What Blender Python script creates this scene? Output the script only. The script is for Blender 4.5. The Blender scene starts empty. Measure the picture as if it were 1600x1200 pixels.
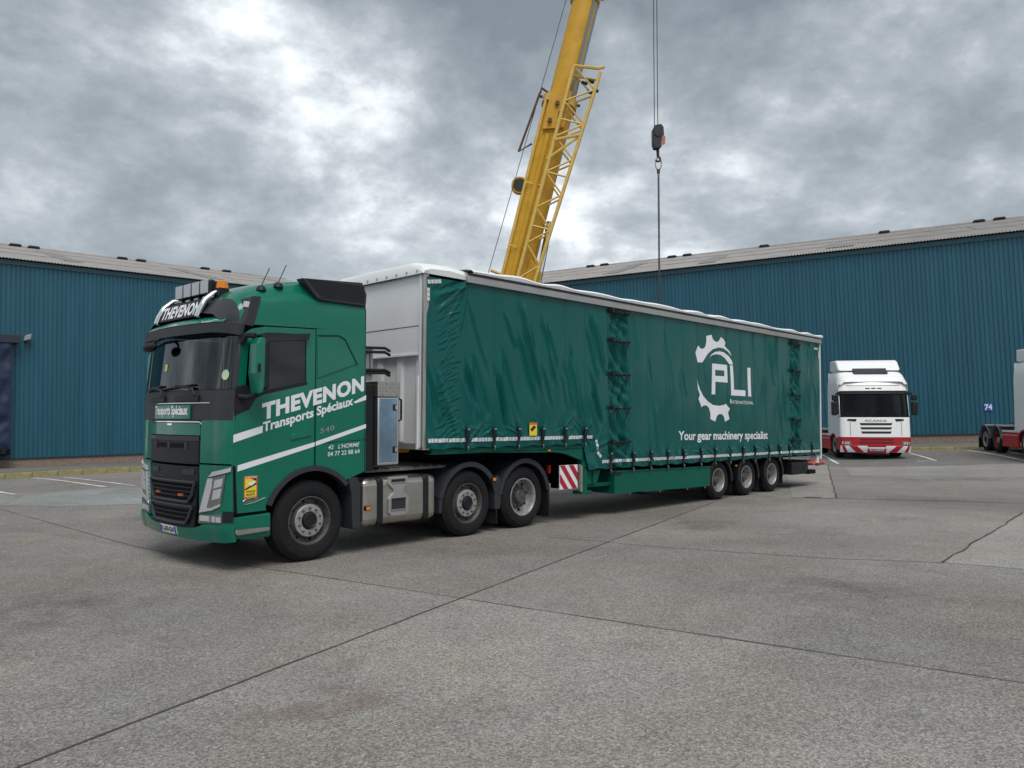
import bpy, bmesh, math, random
import numpy as np
from mathutils import Vector, Matrix, noise
from mathutils.geometry import tessellate_polygon
random.seed(7)
R = math.radians
scene = bpy.context.scene
col = scene.collection

# ---------------------------------------------------------------- camera
cd = bpy.data.cameras.new('camera'); cam = bpy.data.objects.new('camera', cd); col.objects.link(cam)
cam.location = (0, 0, 1.85); cam.rotation_euler = (R(90 + 2.37), 0, 0)
cd.sensor_fit = 'HORIZONTAL'; cd.sensor_width = 36; cd.lens = 1209 / 1600 * 36
cd.clip_start = .1; cd.clip_end = 3000
scene.camera = cam

# ---------------------------------------------------------------- sky, sun, exposure
SUN_EL, SUN_AZ = R(58), R(165)          # azimuth clockwise from +Y: veiled sun high behind the camera
world = bpy.data.worlds.new('World'); scene.world = world; world.use_nodes = True
nt = world.node_tree; nt.nodes.clear()
def WN(t, **k):
    n = nt.nodes.new(t)
    for a, b in k.items(): setattr(n, a, b)
    return n
def wl(a, b): nt.links.new(a, b)
out = WN('ShaderNodeOutputWorld'); mixs = WN('ShaderNodeMixShader')
sky = WN('ShaderNodeTexSky', sky_type='NISHITA', sun_disc=False, sun_elevation=SUN_EL, sun_rotation=SUN_AZ)
bg1 = WN('ShaderNodeBackground'); bg1.inputs[1].default_value = .10; wl(sky.outputs[0], bg1.inputs[0])
bg2 = WN('ShaderNodeBackground'); bg2.inputs[1].default_value = 1.0
tc = WN('ShaderNodeTexCoord'); sep = WN('ShaderNodeSeparateXYZ'); wl(tc.outputs['Generated'], sep.inputs[0])
def M(op, a, b=None, c=None):
    n = WN('ShaderNodeMath', operation=op)
    for i, q in enumerate((a, b, c)):
        if q is None: continue
        if isinstance(q, (int, float)): n.inputs[i].default_value = q
        else: wl(q, n.inputs[i])
    return n.outputs[0]
zz = M('ADD', M('MULTIPLY', M('MAXIMUM', sep.outputs[2], 0.0), .7), .50)
comb = WN('ShaderNodeCombineXYZ')
for i in range(3): wl(M('DIVIDE', sep.outputs[i] if i < 2 else M('MULTIPLY', sep.outputs[2], 1.5), zz), comb.inputs[i])
def noise_node(scale, detail, rough, dist, off):
    mp = WN('ShaderNodeMapping'); mp.inputs['Location'].default_value = off; wl(comb.outputs[0], mp.inputs[0])
    n = WN('ShaderNodeTexNoise'); n.inputs['Scale'].default_value = scale; n.inputs['Detail'].default_value = detail
    n.inputs['Roughness'].default_value = rough; n.inputs['Distortion'].default_value = dist
    wl(mp.outputs[0], n.inputs['Vector']); return n.outputs[0]
SKYOFF = (2.0, 0.6, 0)
n1 = noise_node(1.75, 12, .58, .12, (3.1 + SKYOFF[0], 1.7 + SKYOFF[1], 0)); n2 = noise_node(.9, 2, .5, .0, (7.3 + SKYOFF[0], 2.2 + SKYOFF[1], 3)); n3 = noise_node(5.2, 10, .62, .15, (1, 5, 8))
def billow(x): return M('SUBTRACT', 1.0, M('ABSOLUTE', M('MULTIPLY_ADD', x, 2.0, -1.0)))
n4 = billow(noise_node(2.6, 7, .55, .2, (4.4, 9.1, 2))); n5 = billow(noise_node(7.0, 6, .6, .2, (2.4, 3.1, 6)))
s = M('ADD', M('ADD', M('MULTIPLY', n1, .58), M('MULTIPLY', n2, .22)), M('MULTIPLY', n3, .14))
s = M('ADD', s, M('MULTIPLY', M('SUBTRACT', .80, n4), .13)); s = M('ADD', s, M('MULTIPLY', M('SUBTRACT', .80, n5), .06))
ramp = WN('ShaderNodeValToRGB'); wl(s, ramp.inputs[0])
cr = ramp.color_ramp; cr.elements[0].position = .375; cr.elements[0].color = (.160, .187, .212, 1)
cr.elements[1].position = .562; cr.elements[1].color = (.80, .83, .85, 1)
for p, c in ((.428, (.222, .252, .280, 1)), (.467, (.298, .330, .360, 1)), (.498, (.405, .44, .47, 1)), (.528, (.58, .615, .645, 1))):
    e = cr.elements.new(p); e.color = c
# brighter haze towards the horizon
hz = M('POWER', M('SUBTRACT', 1.0, M('MAXIMUM', sep.outputs[2], 0.0)), 7.0)
mixc = WN('ShaderNodeMix', data_type='RGBA'); wl(M('MULTIPLY', hz, .5), mixc.inputs[0]); wl(ramp.outputs[0], mixc.inputs[6]); mixc.inputs[7].default_value = (.58, .615, .63, 1)
wl(mixc.outputs[2], bg2.inputs[0])
mixs.inputs[0].default_value = .95
wl(bg1.outputs[0], mixs.inputs[1]); wl(bg2.outputs[0], mixs.inputs[2]); wl(mixs.outputs[0], out.inputs[0])
scene.cycles.max_bounces = 6; scene.cycles.diffuse_bounces = 3; scene.cycles.glossy_bounces = 3; scene.cycles.transmission_bounces = 4; scene.cycles.caustics_reflective = False; scene.cycles.caustics_refractive = False
sd = bpy.data.lights.new('sun', 'SUN'); sun = bpy.data.objects.new('sun', sd); col.objects.link(sun)
sd.energy = 1.5; sd.angle = R(32); sd.color = (1, .96, .9)
dirv = Vector((math.sin(SUN_AZ) * math.cos(SUN_EL), math.cos(SUN_AZ) * math.cos(SUN_EL), math.sin(SUN_EL)))
sun.rotation_euler = dirv.to_track_quat('Z', 'Y').to_euler()
vs = scene.view_settings; vs.view_transform = 'Standard'; vs.look = 'None'; vs.exposure = .60; vs.gamma = 1; vs.use_curve_mapping = False

# ---------------------------------------------------------------- materials
MATS = {}
def mat(name, c, rough=.5, metal=0., var=.0, vscale=4., bump=0., bscale=60., coat=0., spec=.5, dirt=0., trans=None):
    if name in MATS: return MATS[name]
    m = bpy.data.materials.new(name); m.use_nodes = True; t = m.node_tree; b = t.nodes['Principled BSDF']
    b.inputs['Base Color'].default_value = (*c, 1); b.inputs['Roughness'].default_value = rough; b.inputs['Metallic'].default_value = metal
    b.inputs['Specular IOR Level'].default_value = spec; b.inputs['Coat Weight'].default_value = coat; b.inputs['Coat Roughness'].default_value = .06
    if var or bump or dirt:
        tcn = t.nodes.new('ShaderNodeTexCoord')
        if var:
            n = t.nodes.new('ShaderNodeTexNoise'); n.inputs['Scale'].default_value = vscale; n.inputs['Detail'].default_value = 7; n.inputs['Roughness'].default_value = .65
            t.links.new(tcn.outputs['Object'], n.inputs['Vector'])
            r = t.nodes.new('ShaderNodeValToRGB'); r.color_ramp.elements[0].position = .3; r.color_ramp.elements[1].position = .7
            r.color_ramp.elements[0].color = (*[x * (1 - var) for x in c], 1); r.color_ramp.elements[1].color = (*[min(1, x * (1 + var)) for x in c], 1)
            t.links.new(n.outputs[0], r.inputs[0]); t.links.new(r.outputs[0], b.inputs['Base Color'])
            mr = t.nodes.new('ShaderNodeMapRange'); mr.inputs[3].default_value = max(0, rough - .08); mr.inputs[4].default_value = min(1, rough + .1)
            t.links.new(n.outputs[0], mr.inputs[0]); t.links.new(mr.outputs[0], b.inputs['Roughness'])
        if bump:
            n = t.nodes.new('ShaderNodeTexNoise'); n.inputs['Scale'].default_value = bscale; n.inputs['Detail'].default_value = 5
            t.links.new(tcn.outputs['Object'], n.inputs['Vector'])
            bn = t.nodes.new('ShaderNodeBump'); bn.inputs['Strength'].default_value = bump; bn.inputs['Distance'].default_value = .02
            t.links.new(n.outputs[0], bn.inputs['Height']); t.links.new(bn.outputs[0], b.inputs['Normal'])
    MATS[name] = m; return m
def glassmat(name, tint, alpha):
    if name in MATS: return MATS[name]
    m = bpy.data.materials.new(name); m.use_nodes = True; t = m.node_tree; t.nodes.clear()
    o = t.nodes.new('ShaderNodeOutputMaterial'); mx = t.nodes.new('ShaderNodeMixShader'); tr = t.nodes.new('ShaderNodeBsdfTransparent'); gl = t.nodes.new('ShaderNodeBsdfGlossy')
    tr.inputs[0].default_value = (*tint, 1); gl.inputs['Roughness'].default_value = .015; gl.inputs[0].default_value = (.9, .95, .97, 1)
    fr = t.nodes.new('ShaderNodeFresnel'); fr.inputs[0].default_value = 1.45
    ad = t.nodes.new('ShaderNodeMath'); ad.operation = 'MULTIPLY_ADD'; ad.inputs[1].default_value = 1.0; ad.inputs[2].default_value = alpha
    t.links.new(fr.outputs[0], ad.inputs[0]); t.links.new(ad.outputs[0], mx.inputs[0]); t.links.new(tr.outputs[0], mx.inputs[1]); t.links.new(gl.outputs[0], mx.inputs[2]); t.links.new(mx.outputs[0], o.inputs[0])
    MATS[name] = m; return m
GREEN = mat('green_paint', (.0015, .145, .092), .28, coat=.5, var=.09, vscale=2.2, spec=.22)
TGREEN = mat('trailer_green', (.0015, .10, .066), .45, var=.12, vscale=2, spec=.2)
TARP = mat('curtain_pvc', (.0006, .088, .080), .20, var=.05, vscale=1.2, spec=.27)
BLACK = mat('black_plastic', (.012, .013, .016), .5, var=.15, vscale=6, spec=.3)
GREYP = mat('dark_grey_plastic', (.030, .033, .040), .5, var=.12, spec=.35)
VDARK = mat('underside_black', (.007, .007, .008), .8, var=.3, spec=.15)
CHROME = mat('polished_metal', (.75, .76, .77), .12, 1.)
STEEL = mat('brushed_aluminium', (.46, .44, .40), .36, 1., var=.1, vscale=5)
WHITE = mat('white_paint', (.74, .76, .77), .4, var=.05, vscale=2)
VINYL = mat('white_vinyl', (.78, .79, .83), .5)
PANEL = mat('white_panel', (.80, .82, .83), .45, var=.05, vscale=1.2)
ROOFW = mat('white_roof_sheet', (.80, .82, .83), .6, bump=.3, bscale=18)
RAIL = mat('aluminium_rail', (.40, .39, .385), .45, .6, var=.08)
RUBBER = mat('tyre_rubber', (.013, .0135, .015), .75, var=.3, vscale=12, bump=.15, bscale=90, spec=.25)
RIMD = mat('rim_dirty_steel', (.10, .098, .092), .55, .5, var=.4, vscale=14)
RIML = mat('rim_light_steel', (.36, .355, .35), .45, .4, var=.25, vscale=18)
NUT = mat('wheel_nut', (.16, .16, .16), .4, .7)
AMBER = mat('amber_lens', (.75, .22, .01), .25)
REDL = mat('red_lens', (.45, .02, .015), .3)
LENS = mat('lamp_lens', (.66, .68, .70), .10, .5)
LENSD = mat('lamp_inside', (.30, .32, .33), .12, .8)
REDP = mat('red_paint', (.42, .010, .022), .35, var=.08)
YELL = mat('crane_yellow', (.55, .30, .012), .42, var=.14, vscale=3)
YELLP = mat('crane_yellow_pale', (.62, .42, .10), .5, var=.15, vscale=5)
GREYB = mat('boom_grey', (.22, .27, .31), .35, .2)
TAPE = mat('reflective_tape', (.62, .65, .68), .3, .2)
YSTICK = mat('yellow_sticker', (.78, .62, .04), .5)
OSTICK = mat('orange_border', (.70, .13, .03), .5)
WIRE = mat('steel_wire', (.05, .05, .055), .6)
REDT = mat('red_strap_cloth', (.50, .10, .075), .75, var=.25, vscale=9)
SEAT = mat('seat_cloth', (.03, .03, .035), .9)
BEIGE = mat('cab_lining', (.19, .20, .19), .85)
GLASS = glassmat('windscreen_glass', (.55, .68, .66), .02)
GLASSD = glassmat('tinted_glass', (.14, .165, .175), .0)
PLATEW = mat('number_plate', (.80, .80, .80), .4)
PLATEB = mat('plate_blue', (.03, .10, .42), .4)
INK = mat('black_ink', (.015, .015, .018), .5)
TGREY = mat('catwalk_steel', (.20, .195, .185), .55, .4, var=.3, vscale=9)
WCAB = mat('white_cab_paint', (.85, .86, .865), .3, coat=.3)
RGREY = mat('grey_mudguard', (.17, .175, .185), .6)
BLUES = mat('blue_sign', (.02, .09, .42), .5)
NAVY = mat('navy_pvc', (.012, .022, .065), .45, bump=.6, bscale=5)
DARKT = mat('dark_trim', (.02, .03, .038), .6)
HBLACK = mat('hook_black', (.02, .02, .022), .5)

# ---------------------------------------------------------------- mesh builder
class MB:
    def __init__(s): s.v = []; s.f = []
    def add(s, v, f):
        n = len(s.v); s.v += [tuple(p) for p in v]; s.f += [tuple(i + n for i in q) for q in f]; return s
    def box(s, x0, x1, y0, y1, z0, z1):
        return s.add([(x0,y0,z0),(x1,y0,z0),(x1,y1,z0),(x0,y1,z0),(x0,y0,z1),(x1,y0,z1),(x1,y1,z1),(x0,y1,z1)],
                     [(0,3,2,1),(4,5,6,7),(0,1,5,4),(1,2,6,5),(2,3,7,6),(3,0,4,7)])
    def plate(s, outer, a0, a1, axis='y', holes=()):
        """polygon (2-D) with holes, extruded from a0 to a1 along the axis"""
        def P(q, a): return (q[0], a, q[1]) if axis == 'y' else ((a, q[0], q[1]) if axis == 'x' else (q[0], q[1], a))
        loops = [list(outer)] + [list(h) for h in holes]
        flat = [q for l in loops for q in l]; n = len(flat)
        tris = tessellate_polygon([[Vector((q[0], q[1], 0)) for q in l] for l in loops])
        v = [P(q, a0) for q in flat] + [P(q, a1) for q in flat]
        f = [tuple(t) for t in tris] + [tuple(i + n for i in reversed(t)) for t in tris]
        k = 0
        for l in loops:
            m = len(l)
            for i in range(m):
                a, b = k + i, k + (i + 1) % m; f.append((a, b, b + n, a + n))
            k += m
        return s.add(v, f)
    def sheet(s, poly, fn):
        tris = tessellate_polygon([[Vector((q[0], q[1], 0)) for q in poly]])
        return s.add([fn(*q) for q in poly], [tuple(t) for t in tris])
    def cyl(s, p0, p1, r0, r1=None, n=12, caps=True):
        p0 = Vector(p0); p1 = Vector(p1); r1 = r0 if r1 is None else r1; d = (p1 - p0).normalized()
        a = d.orthogonal().normalized(); b = d.cross(a); v = []
        for p, r in ((p0, r0), (p1, r1)):
            for i in range(n):
                t = 2 * math.pi * i / n; v.append(p + a * r * math.cos(t) + b * r * math.sin(t))
        f = [(i, (i + 1) % n, n + (i + 1) % n, n + i) for i in range(n)]
        if caps: f += [tuple(range(n - 1, -1, -1)), tuple(range(n, 2 * n))]
        return s.add(v, f)
    def tube(s, pts, r, n=8):
        pts = [Vector(p) for p in pts]; rings = []; prev = None; v = []
        for i, p in enumerate(pts):
            d = (pts[min(i + 1, len(pts) - 1)] - pts[max(i - 1, 0)]).normalized()
            if prev is None: a = d.orthogonal().normalized()
            else:
                a = prev - d * prev.dot(d); a.normalize()
            prev = a; b = d.cross(a)
            v += [p + a * r * math.cos(2 * math.pi * k / n) + b * r * math.sin(2 * math.pi * k / n) for k in range(n)]
        f = []
        for i in range(len(pts) - 1):
            f += [(i * n + k, i * n + (k + 1) % n, (i + 1) * n + (k + 1) % n, (i + 1) * n + k) for k in range(n)]
        f += [tuple(range(n - 1, -1, -1)), tuple((len(pts) - 1) * n + k for k in range(n))]
        return s.add(v, f)
    def lathe(s, prof, n=40, c=(0, 0, 0)):
        """profile (radius, a): revolved about the local y axis, a runs along +y"""
        v = []
        for (r, a) in prof:
            for i in range(n):
                t = 2 * math.pi * i / n; v.append((c[0] + r * math.cos(t), c[1] + a, c[2] + r * math.sin(t)))
        f = []
        for j in range(len(prof) - 1):
            f += [(j * n + i, j * n + (i + 1) % n, (j + 1) * n + (i + 1) % n, (j + 1) * n + i) for i in range(n)]
        return s.add(v, f)
    def grid(s, fn, nu, nv):
        v = [fn(i / nu, j / nv) for j in range(nv + 1) for i in range(nu + 1)]
        f = [(j * (nu + 1) + i, j * (nu + 1) + i + 1, (j + 1) * (nu + 1) + i + 1, (j + 1) * (nu + 1) + i) for j in range(nv) for i in range(nu)]
        return s.add(v, f)
    def mesh(s, name, m, smooth=None):
        me = bpy.data.meshes.new(name); me.from_pydata(s.v, [], s.f); me.update()
        if m: me.materials.append(m)
        bm = bmesh.new(); bm.from_mesh(me); bmesh.ops.recalc_face_normals(bm, faces=bm.faces); bm.to_mesh(me); bm.free()
        if smooth is not None:
            me.shade_smooth(); me.set_sharp_from_angle(angle=R(smooth))
        return me
    def build(s, name, m, parent=None, smooth=None, bevel=0, seg=2):
        o = bpy.data.objects.new(name, s.mesh(name, m, smooth)); col.objects.link(o)
        if parent: o.parent = parent
        if bevel:
            b = o.modifiers.new('bevel', 'BEVEL'); b.width = bevel; b.segments = seg; b.limit_method = 'ANGLE'; b.angle_limit = R(40)
        return o
def empty(name, loc=(0, 0, 0), rz=0, parent=None):
    o = bpy.data.objects.new(name, None); col.objects.link(o); o.location = loc; o.rotation_euler = (0, 0, rz); o.empty_display_size = .3
    if parent: o.parent = parent
    return o
def tag(o, label=None, cat=None, group=None, kind=None):
    if label: o['label'] = label
    if cat: o['category'] = cat
    if group: o['group'] = group
    if kind: o['kind'] = kind
    return o
def inst(src, parent, loc=None, rz=None):
    o = src.copy(); col.objects.link(o); o.parent = parent
    if loc is not None: o.location = loc
    if rz is not None: o.rotation_euler = (0, 0, rz)
    return o
def copy_tree(o, parent=None):
    c = o.copy(); col.objects.link(c); c.parent = parent
    for ch in list(o.children): copy_tree(ch, c)
    return c
def interp(x, tab):
    if x <= tab[0][0]: return tab[0][1]
    for (a, b), (c, d) in zip(tab, tab[1:]):
        if x <= c: return b + (d - b) * (x - a) / (c - a)
    return tab[-1][1]
# text: (u, v) triangles of a string, scaled so that it is `width` wide and its capitals `cap` high
def text2d(body, width, cap, bold=.02, spacing=1.0):
    def raw(t):
        cu = bpy.data.curves.new('txt', 'FONT'); cu.body = t; cu.size = 1; cu.offset = bold; cu.space_character = spacing; cu.resolution_u = 3
        ob = bpy.data.objects.new('txt', cu); col.objects.link(ob)
        dg = bpy.context.evaluated_depsgraph_get(); dg.update()
        me = ob.evaluated_get(dg).to_mesh()
        v = [(p.co.x, p.co.y) for p in me.vertices]; f = [tuple(p.vertices) for p in me.polygons]
        ob.evaluated_get(dg).to_mesh_clear(); bpy.data.objects.remove(ob); bpy.data.curves.remove(cu)
        return v, f
    hv, _ = raw('H'); h0 = min(p[1] for p in hv); hh = max(p[1] for p in hv) - h0
    v, f = raw(body); x0 = min(p[0] for p in v); w = max(p[0] for p in v) - x0
    return [((p[0] - x0) / w * width, (p[1] - h0) / hh * cap) for p in v], f
def text_obj(name, body, m, parent, fn, width, cap, bold=.02, spacing=1.0, sub=0):
    v, f = text2d(body, width, cap, bold, spacing)
    me = bpy.data.meshes.new(name); me.from_pydata([(p[0], p[1], 0) for p in v], [], f)
    if sub:
        bm = bmesh.new(); bm.from_mesh(me)
        for _ in range(4):
            ed = [e for e in bm.edges if e.calc_length() > sub]
            if not ed: break
            bmesh.ops.subdivide_edges(bm, edges=ed, cuts=1); bmesh.ops.triangulate(bm, faces=[q for q in bm.faces if len(q.verts) > 4])
        bm.to_mesh(me); bm.free()
    for q in me.vertices: q.co = fn(q.co.x, q.co.y)
    me.materials.append(m); me.update()
    o = bpy.data.objects.new(name, me); col.objects.link(o); o.parent = parent; return o

# ---------------------------------------------------------------- terrain
def sstep(t): t = max(0., min(1., t)); return t * t * (3 - 2 * t)
UPB = Vector((-.0275, .0186, .9996)).normalized()
def frame(origin, xdir):
    z = UPB; x = Vector(xdir).normalized(); x = (x - z * x.dot(z)).normalized(); y = z.cross(x)
    m = Matrix.Identity(4)
    for i in range(3): m[i][0] = x[i]; m[i][1] = y[i]; m[i][2] = z[i]; m[i][3] = origin[i]
    return m
FL = frame((-24.394, 37, -.641), (1287, 1209.5, 14)); FR = frame((24.428, 37, .616), (2724, -1214, 97))
FLi, FRi = FL.inverted(), FR.inverted()
KL, KR = -8.0, -6.0                      # kerb lines in front of the left and right warehouse
def gz(X, Y):
    p = Vector((X, Y, 0)); dl = -(FLi @ p).y; dr = -(FRi @ p).y
    w = max(sstep((19 - dl) / 11), sstep((17 - dr) / 11))
    return w * (.0275 * X - .0186 * Y + .515)

# ---------------------------------------------------------------- yard
def yard_material(name, base, speck=.5, blotch=.18):
    m = bpy.data.materials.new(name); m.use_nodes = True; t = m.node_tree; b = t.nodes['Principled BSDF']
    tcn = t.nodes.new('ShaderNodeTexCoord')
    def nz(scale, det, rough=.6, dist=0.):
        n = t.nodes.new('ShaderNodeTexNoise'); n.inputs['Scale'].default_value = scale; n.inputs['Detail'].default_value = det; n.inputs['Roughness'].default_value = rough; n.inputs['Distortion'].default_value = dist
        t.links.new(tcn.outputs['Object'], n.inputs['Vector']); return n.outputs[0]
    def mth(op, a, b_):
        n = t.nodes.new('ShaderNodeMath'); n.operation = op
        for i, q in enumerate((a, b_)):
            if isinstance(q, (int, float)): n.inputs[i].default_value = q
            else: t.links.new(q, n.inputs[i])
        return n.outputs[0]
    def mr(x, a, b_, c, d):
        n = t.nodes.new('ShaderNodeMapRange'); t.links.new(x, n.inputs[0])
        for i, q in enumerate((a, b_, c, d)): n.inputs[i + 1].default_value = q
        return n.outputs[0]
    big = mth('MULTIPLY', mr(nz(.22, 6, .6, .6), .3, .7, 1 - blotch, 1 + blotch), mr(nz(.07, 4, .55, .8), .35, .65, .90, 1.10))
    mid = mr(nz(1.7, 7, .7), .3, .7, .90, 1.10)
    vor = t.nodes.new('ShaderNodeTexVoronoi'); vor.inputs['Scale'].default_value = 75; t.links.new(tcn.outputs['Object'], vor.inputs['Vector'])
    sepc = t.nodes.new('ShaderNodeSeparateColor'); t.links.new(vor.outputs['Color'], sepc.inputs[0])
    stone = mr(sepc.outputs[0], 0, 1, 1 - speck, 1 + speck)
    bright = mr(sepc.outputs[1], .90, .95, 0, 1.3)
    fine = mr(nz(110, 4, .75), .35, .65, .62, 1.38)
    k = mth('MULTIPLY', mth('MULTIPLY', big, mid), mth('MULTIPLY', stone, fine))
    k = mth('ADD', k, mth('MULTIPLY', bright, .8 * speck))
    k = mth('MULTIPLY', k, mr(nz(.55, 9, .68, 1.2), .56, .70, 1.0, .86))            # damp and worn areas
    k = mth('MULTIPLY', k, mr(nz(2.3, 6, .7, .8), .66, .74, 1.0, .78))             # small dark spots
    k = mth('MULTIPLY', k, mr(nz(.8, 8, .6, 2.5), .62, .72, 1.0, 1.13))            # pale scuffs
    if name == 'yard_concrete':                                                     # slab-to-slab tone on either side of the two joints
        sx = t.nodes.new('ShaderNodeSeparateXYZ'); t.links.new(tcn.outputs['Object'], sx.inputs[0])
        for (ax, ay, c, lo, hi) in ((.875, -.484, .875 * -.52 - .484 * 7.94, .96, 1.06), (.53, .85, .53 * -.52 + .85 * 7.94, 1.03, .93)):
            d = mth('ADD', mth('ADD', mth('MULTIPLY', sx.outputs[0], ax), mth('MULTIPLY', sx.outputs[1], ay)), -c)
            k = mth('MULTIPLY', k, mr(d, -.02, .02, lo, hi))
    hue = nz(.5, 4, .6)
    cr_ = t.nodes.new('ShaderNodeValToRGB'); t.links.new(hue, cr_.inputs[0]); cr_.color_ramp.elements[0].position = .35; cr_.color_ramp.elements[1].position = .65
    cr_.color_ramp.elements[0].color = (base[0] * 1.03, base[1], base[2] * .95, 1); cr_.color_ramp.elements[1].color = (base[0] * .97, base[1], base[2] * 1.03, 1)
    vm = t.nodes.new('ShaderNodeVectorMath'); vm.operation = 'SCALE'; t.links.new(cr_.outputs[0], vm.inputs[0]); t.links.new(k, vm.inputs['Scale'])
    t.links.new(vm.outputs[0], b.inputs['Base Color'])
    b.inputs['Roughness'].default_value = .8; b.inputs['Specular IOR Level'].default_value = .2
    bn = t.nodes.new('ShaderNodeBump'); bn.inputs['Strength'].default_value = .5; bn.inputs['Distance'].default_value = .006
    t.links.new(mth('ADD', vor.outputs['Distance'], nz(40, 5)), bn.inputs['Height']); t.links.new(bn.outputs[0], b.inputs['Normal'])
    return m
YARD = yard_material('yard_concrete', (.226, .212, .198), .40, .24)
PALE = yard_material('pale_concrete', (.268, .256, .240), .32, .18)
DARKA = yard_material('dark_asphalt', (.160, .156, .150), .4, .18)
WETC = yard_material('bleached_concrete', (.225, .235, .232), .35, .3)
PAVE = yard_material('pavement_concrete', (.165, .16, .145), .25, .2)
PAINT = mat('worn_white_line', (.62, .62, .60), .7, var=.35, vscale=7)
KERBY = mat('worn_yellow_kerb', (.29, .255, .115), .85, var=.5, vscale=2.2)
JOINT = mat('joint_sealant', (.06, .057, .054), .85, var=.3)

xs = [-900, -400, -200, -110, -80] + [i for i in range(-60, 61)] + [80, 110, 200, 400, 900]
ys = [-400, -150, -60, -30] + [i for i in range(-16, 71)] + [90, 130, 250, 500, 1500]
g = MB(); nx = len(xs)
g.v = [(x, y, gz(x, y)) for y in ys for x in xs]
g.f = [(j * nx + i, j * nx + i + 1, (j + 1) * nx + i + 1, (j + 1) * nx + i) for j in range(len(ys) - 1) for i in range(nx - 1)]
ground = g.build('ground', YARD, smooth=60); tag(ground, 'grey exposed aggregate concrete yard', None, kind='structure')
def drape(name, poly, m, dz, step=1.0):
    """flat sheet cut to a polygon and laid on the yard"""
    bm = bmesh.new(); f = bm.faces.new([bm.verts.new((*p, 0)) for p in poly])
    for _ in range(5):
        ed = [e for e in bm.edges if e.calc_length() > step]
        if not ed: break
        bmesh.ops.subdivide_edges(bm, edges=ed, cuts=1, use_grid_fill=True); bmesh.ops.triangulate(bm, faces=[q for q in bm.faces if len(q.verts) > 4])
    for v in bm.verts: v.co.z = gz(v.co.x, v.co.y) + dz
    me = bpy.data.meshes.new(name); bm.to_mesh(me); bm.free(); me.materials.append(m)
    o = bpy.data.objects.new(name, me); col.objects.link(o); o.parent = ground; return o
def strip(name, pts, w, m, dz, wob=0., seed=0):
    P = []; rnd = random.Random(seed)
    for a, b in zip(pts, pts[1:]):
        a = Vector((*a, 0)); b = Vector((*b, 0)); n = max(1, int((b - a).length / .35))
        P += [a.lerp(b, i / n) for i in range(n)]
    P.append(Vector((*pts[-1], 0))); mb = MB(); v = []
    for i, p in enumerate(P):
        d = (P[min(i + 1, len(P) - 1)] - P[max(0, i - 1)]).normalized(); q = Vector((-d.y, d.x, 0))
        p = p + q * rnd.uniform(-wob, wob); ww = w * (1 + (rnd.uniform(-.35, .35) if wob else 0)) / 2
        for s_ in (-1, 1):
            c = p + q * s_ * ww; v.append((c.x, c.y, gz(c.x, c.y) + dz))
    mb.add(v, [(2 * i, 2 * i + 1, 2 * i + 3, 2 * i + 2) for i in range(len(P) - 1)])
    return mb.build(name, m, ground)
drape('bleached_patch', [(-10.6, 16.1), (-11.3, 18.0), (-11.0, 19.1), (-10.3, 20.1), (-8.6, 20.3), (-6.9, 18.6), (-7.2, 16.6), (-9.1, 15.9)], WETC, .004)
drape('bleached_patch', [(-19, 21.5), (-16.5, 22), (-12.3, 18.6), (-11.2, 17.6), (-10.6, 16.1), (-12.5, 15.6), (-17, 17)], WETC, .004)
drape('concrete_patch', [(6.34, 17.59), (7.29, 17.45), (9.4, 22.9), (11.4, 28.0), (9.9, 28.2), (7.9, 22.2)], PALE, .005)
drape('concrete_patch', [(5.42, 9.86), (8.15, 12.97), (9.89, 15.03), (16, 19), (19, 15), (12, 8.5), (6.4, 9.3)], PALE, .004)
drape('pale_road_band', [(11.6, 27.0), (17.54, 26.6), (24, 25.5), (22, 22.2), (15.6, 23.4), (10.6, 24.2)], PALE, .004)
drape('asphalt_bay', [(11.6, 27.3), (17.6, 26.9), (24, 25.8), (31, 27.2), (17.0, 33.4), (10.0, 36.4), (9.0, 33)], DARKA, .004)
J1 = [(-6.2, -2.4), (-2.61, 4.15), (-.52, 7.94), (1.72, 12.0), (4.0, 16.1), (7.2, 22)]
J2 = [(-13, 18), (-8.46, 13.91), (-5.53, 11.22), (-4.26, 10.2), (-2.33, 9.07), (-.52, 7.94), (3.55, 5.45), (9, 2.1)]
strip('expansion_joint', J1, .020, JOINT, .004, .006, 1)
strip('expansion_joint', J2, .011, JOINT, .0045, .006, 2)
strip('expansion_joint', [(5.42, 9.86), (8.15, 12.97), (9.89, 15.03)], .03, JOINT, .0085, .03, 3)
strip('expansion_joint', [(6.3, 17.6), (7.29, 17.45), (10.83, 16.45), (14, 15.6)], .035, JOINT, .009, .02, 4)
strip('expansion_joint', [(7.29, 17.45), (9.4, 22.9), (11.4, 28.0)], .03, JOINT, .009, .02, 5)
strip('expansion_joint', [(5.42, 9.86), (4.2, 10.1), (2.2, 10.95), (.6, 11.9)], .014, JOINT, .0045, .02, 6)
for k, (a, b, w) in enumerate([((-14.63, 23.68), (-10.6, 20.27), .10), ((-13.6, 23.6), (-10.0, 20.6), .09), ((-12.7, 19.1), (-11.72, 18.31), .10), ((-17, 21.4), (-14, 18.9), .10),
        ((18.79, 32.0), (18.0, 26.6), .10), ((19.6, 31.7), (19.1, 28.2), .09), ((16.2, 31.6), (15.51, 28.38), .10), ((14.86, 28.52), (15.51, 28.38), .09), ((12.95, 32.38), (11.94, 28.4), .10)]):
    strip('bay_line', [a, b], w, PAINT, .009, .012, 20 + k)
drape('cast_iron_cover', [(6.62, 17.62), (6.98, 17.57), (7.03, 17.68), (6.67, 17.73)], JOINT, .0095)
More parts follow.
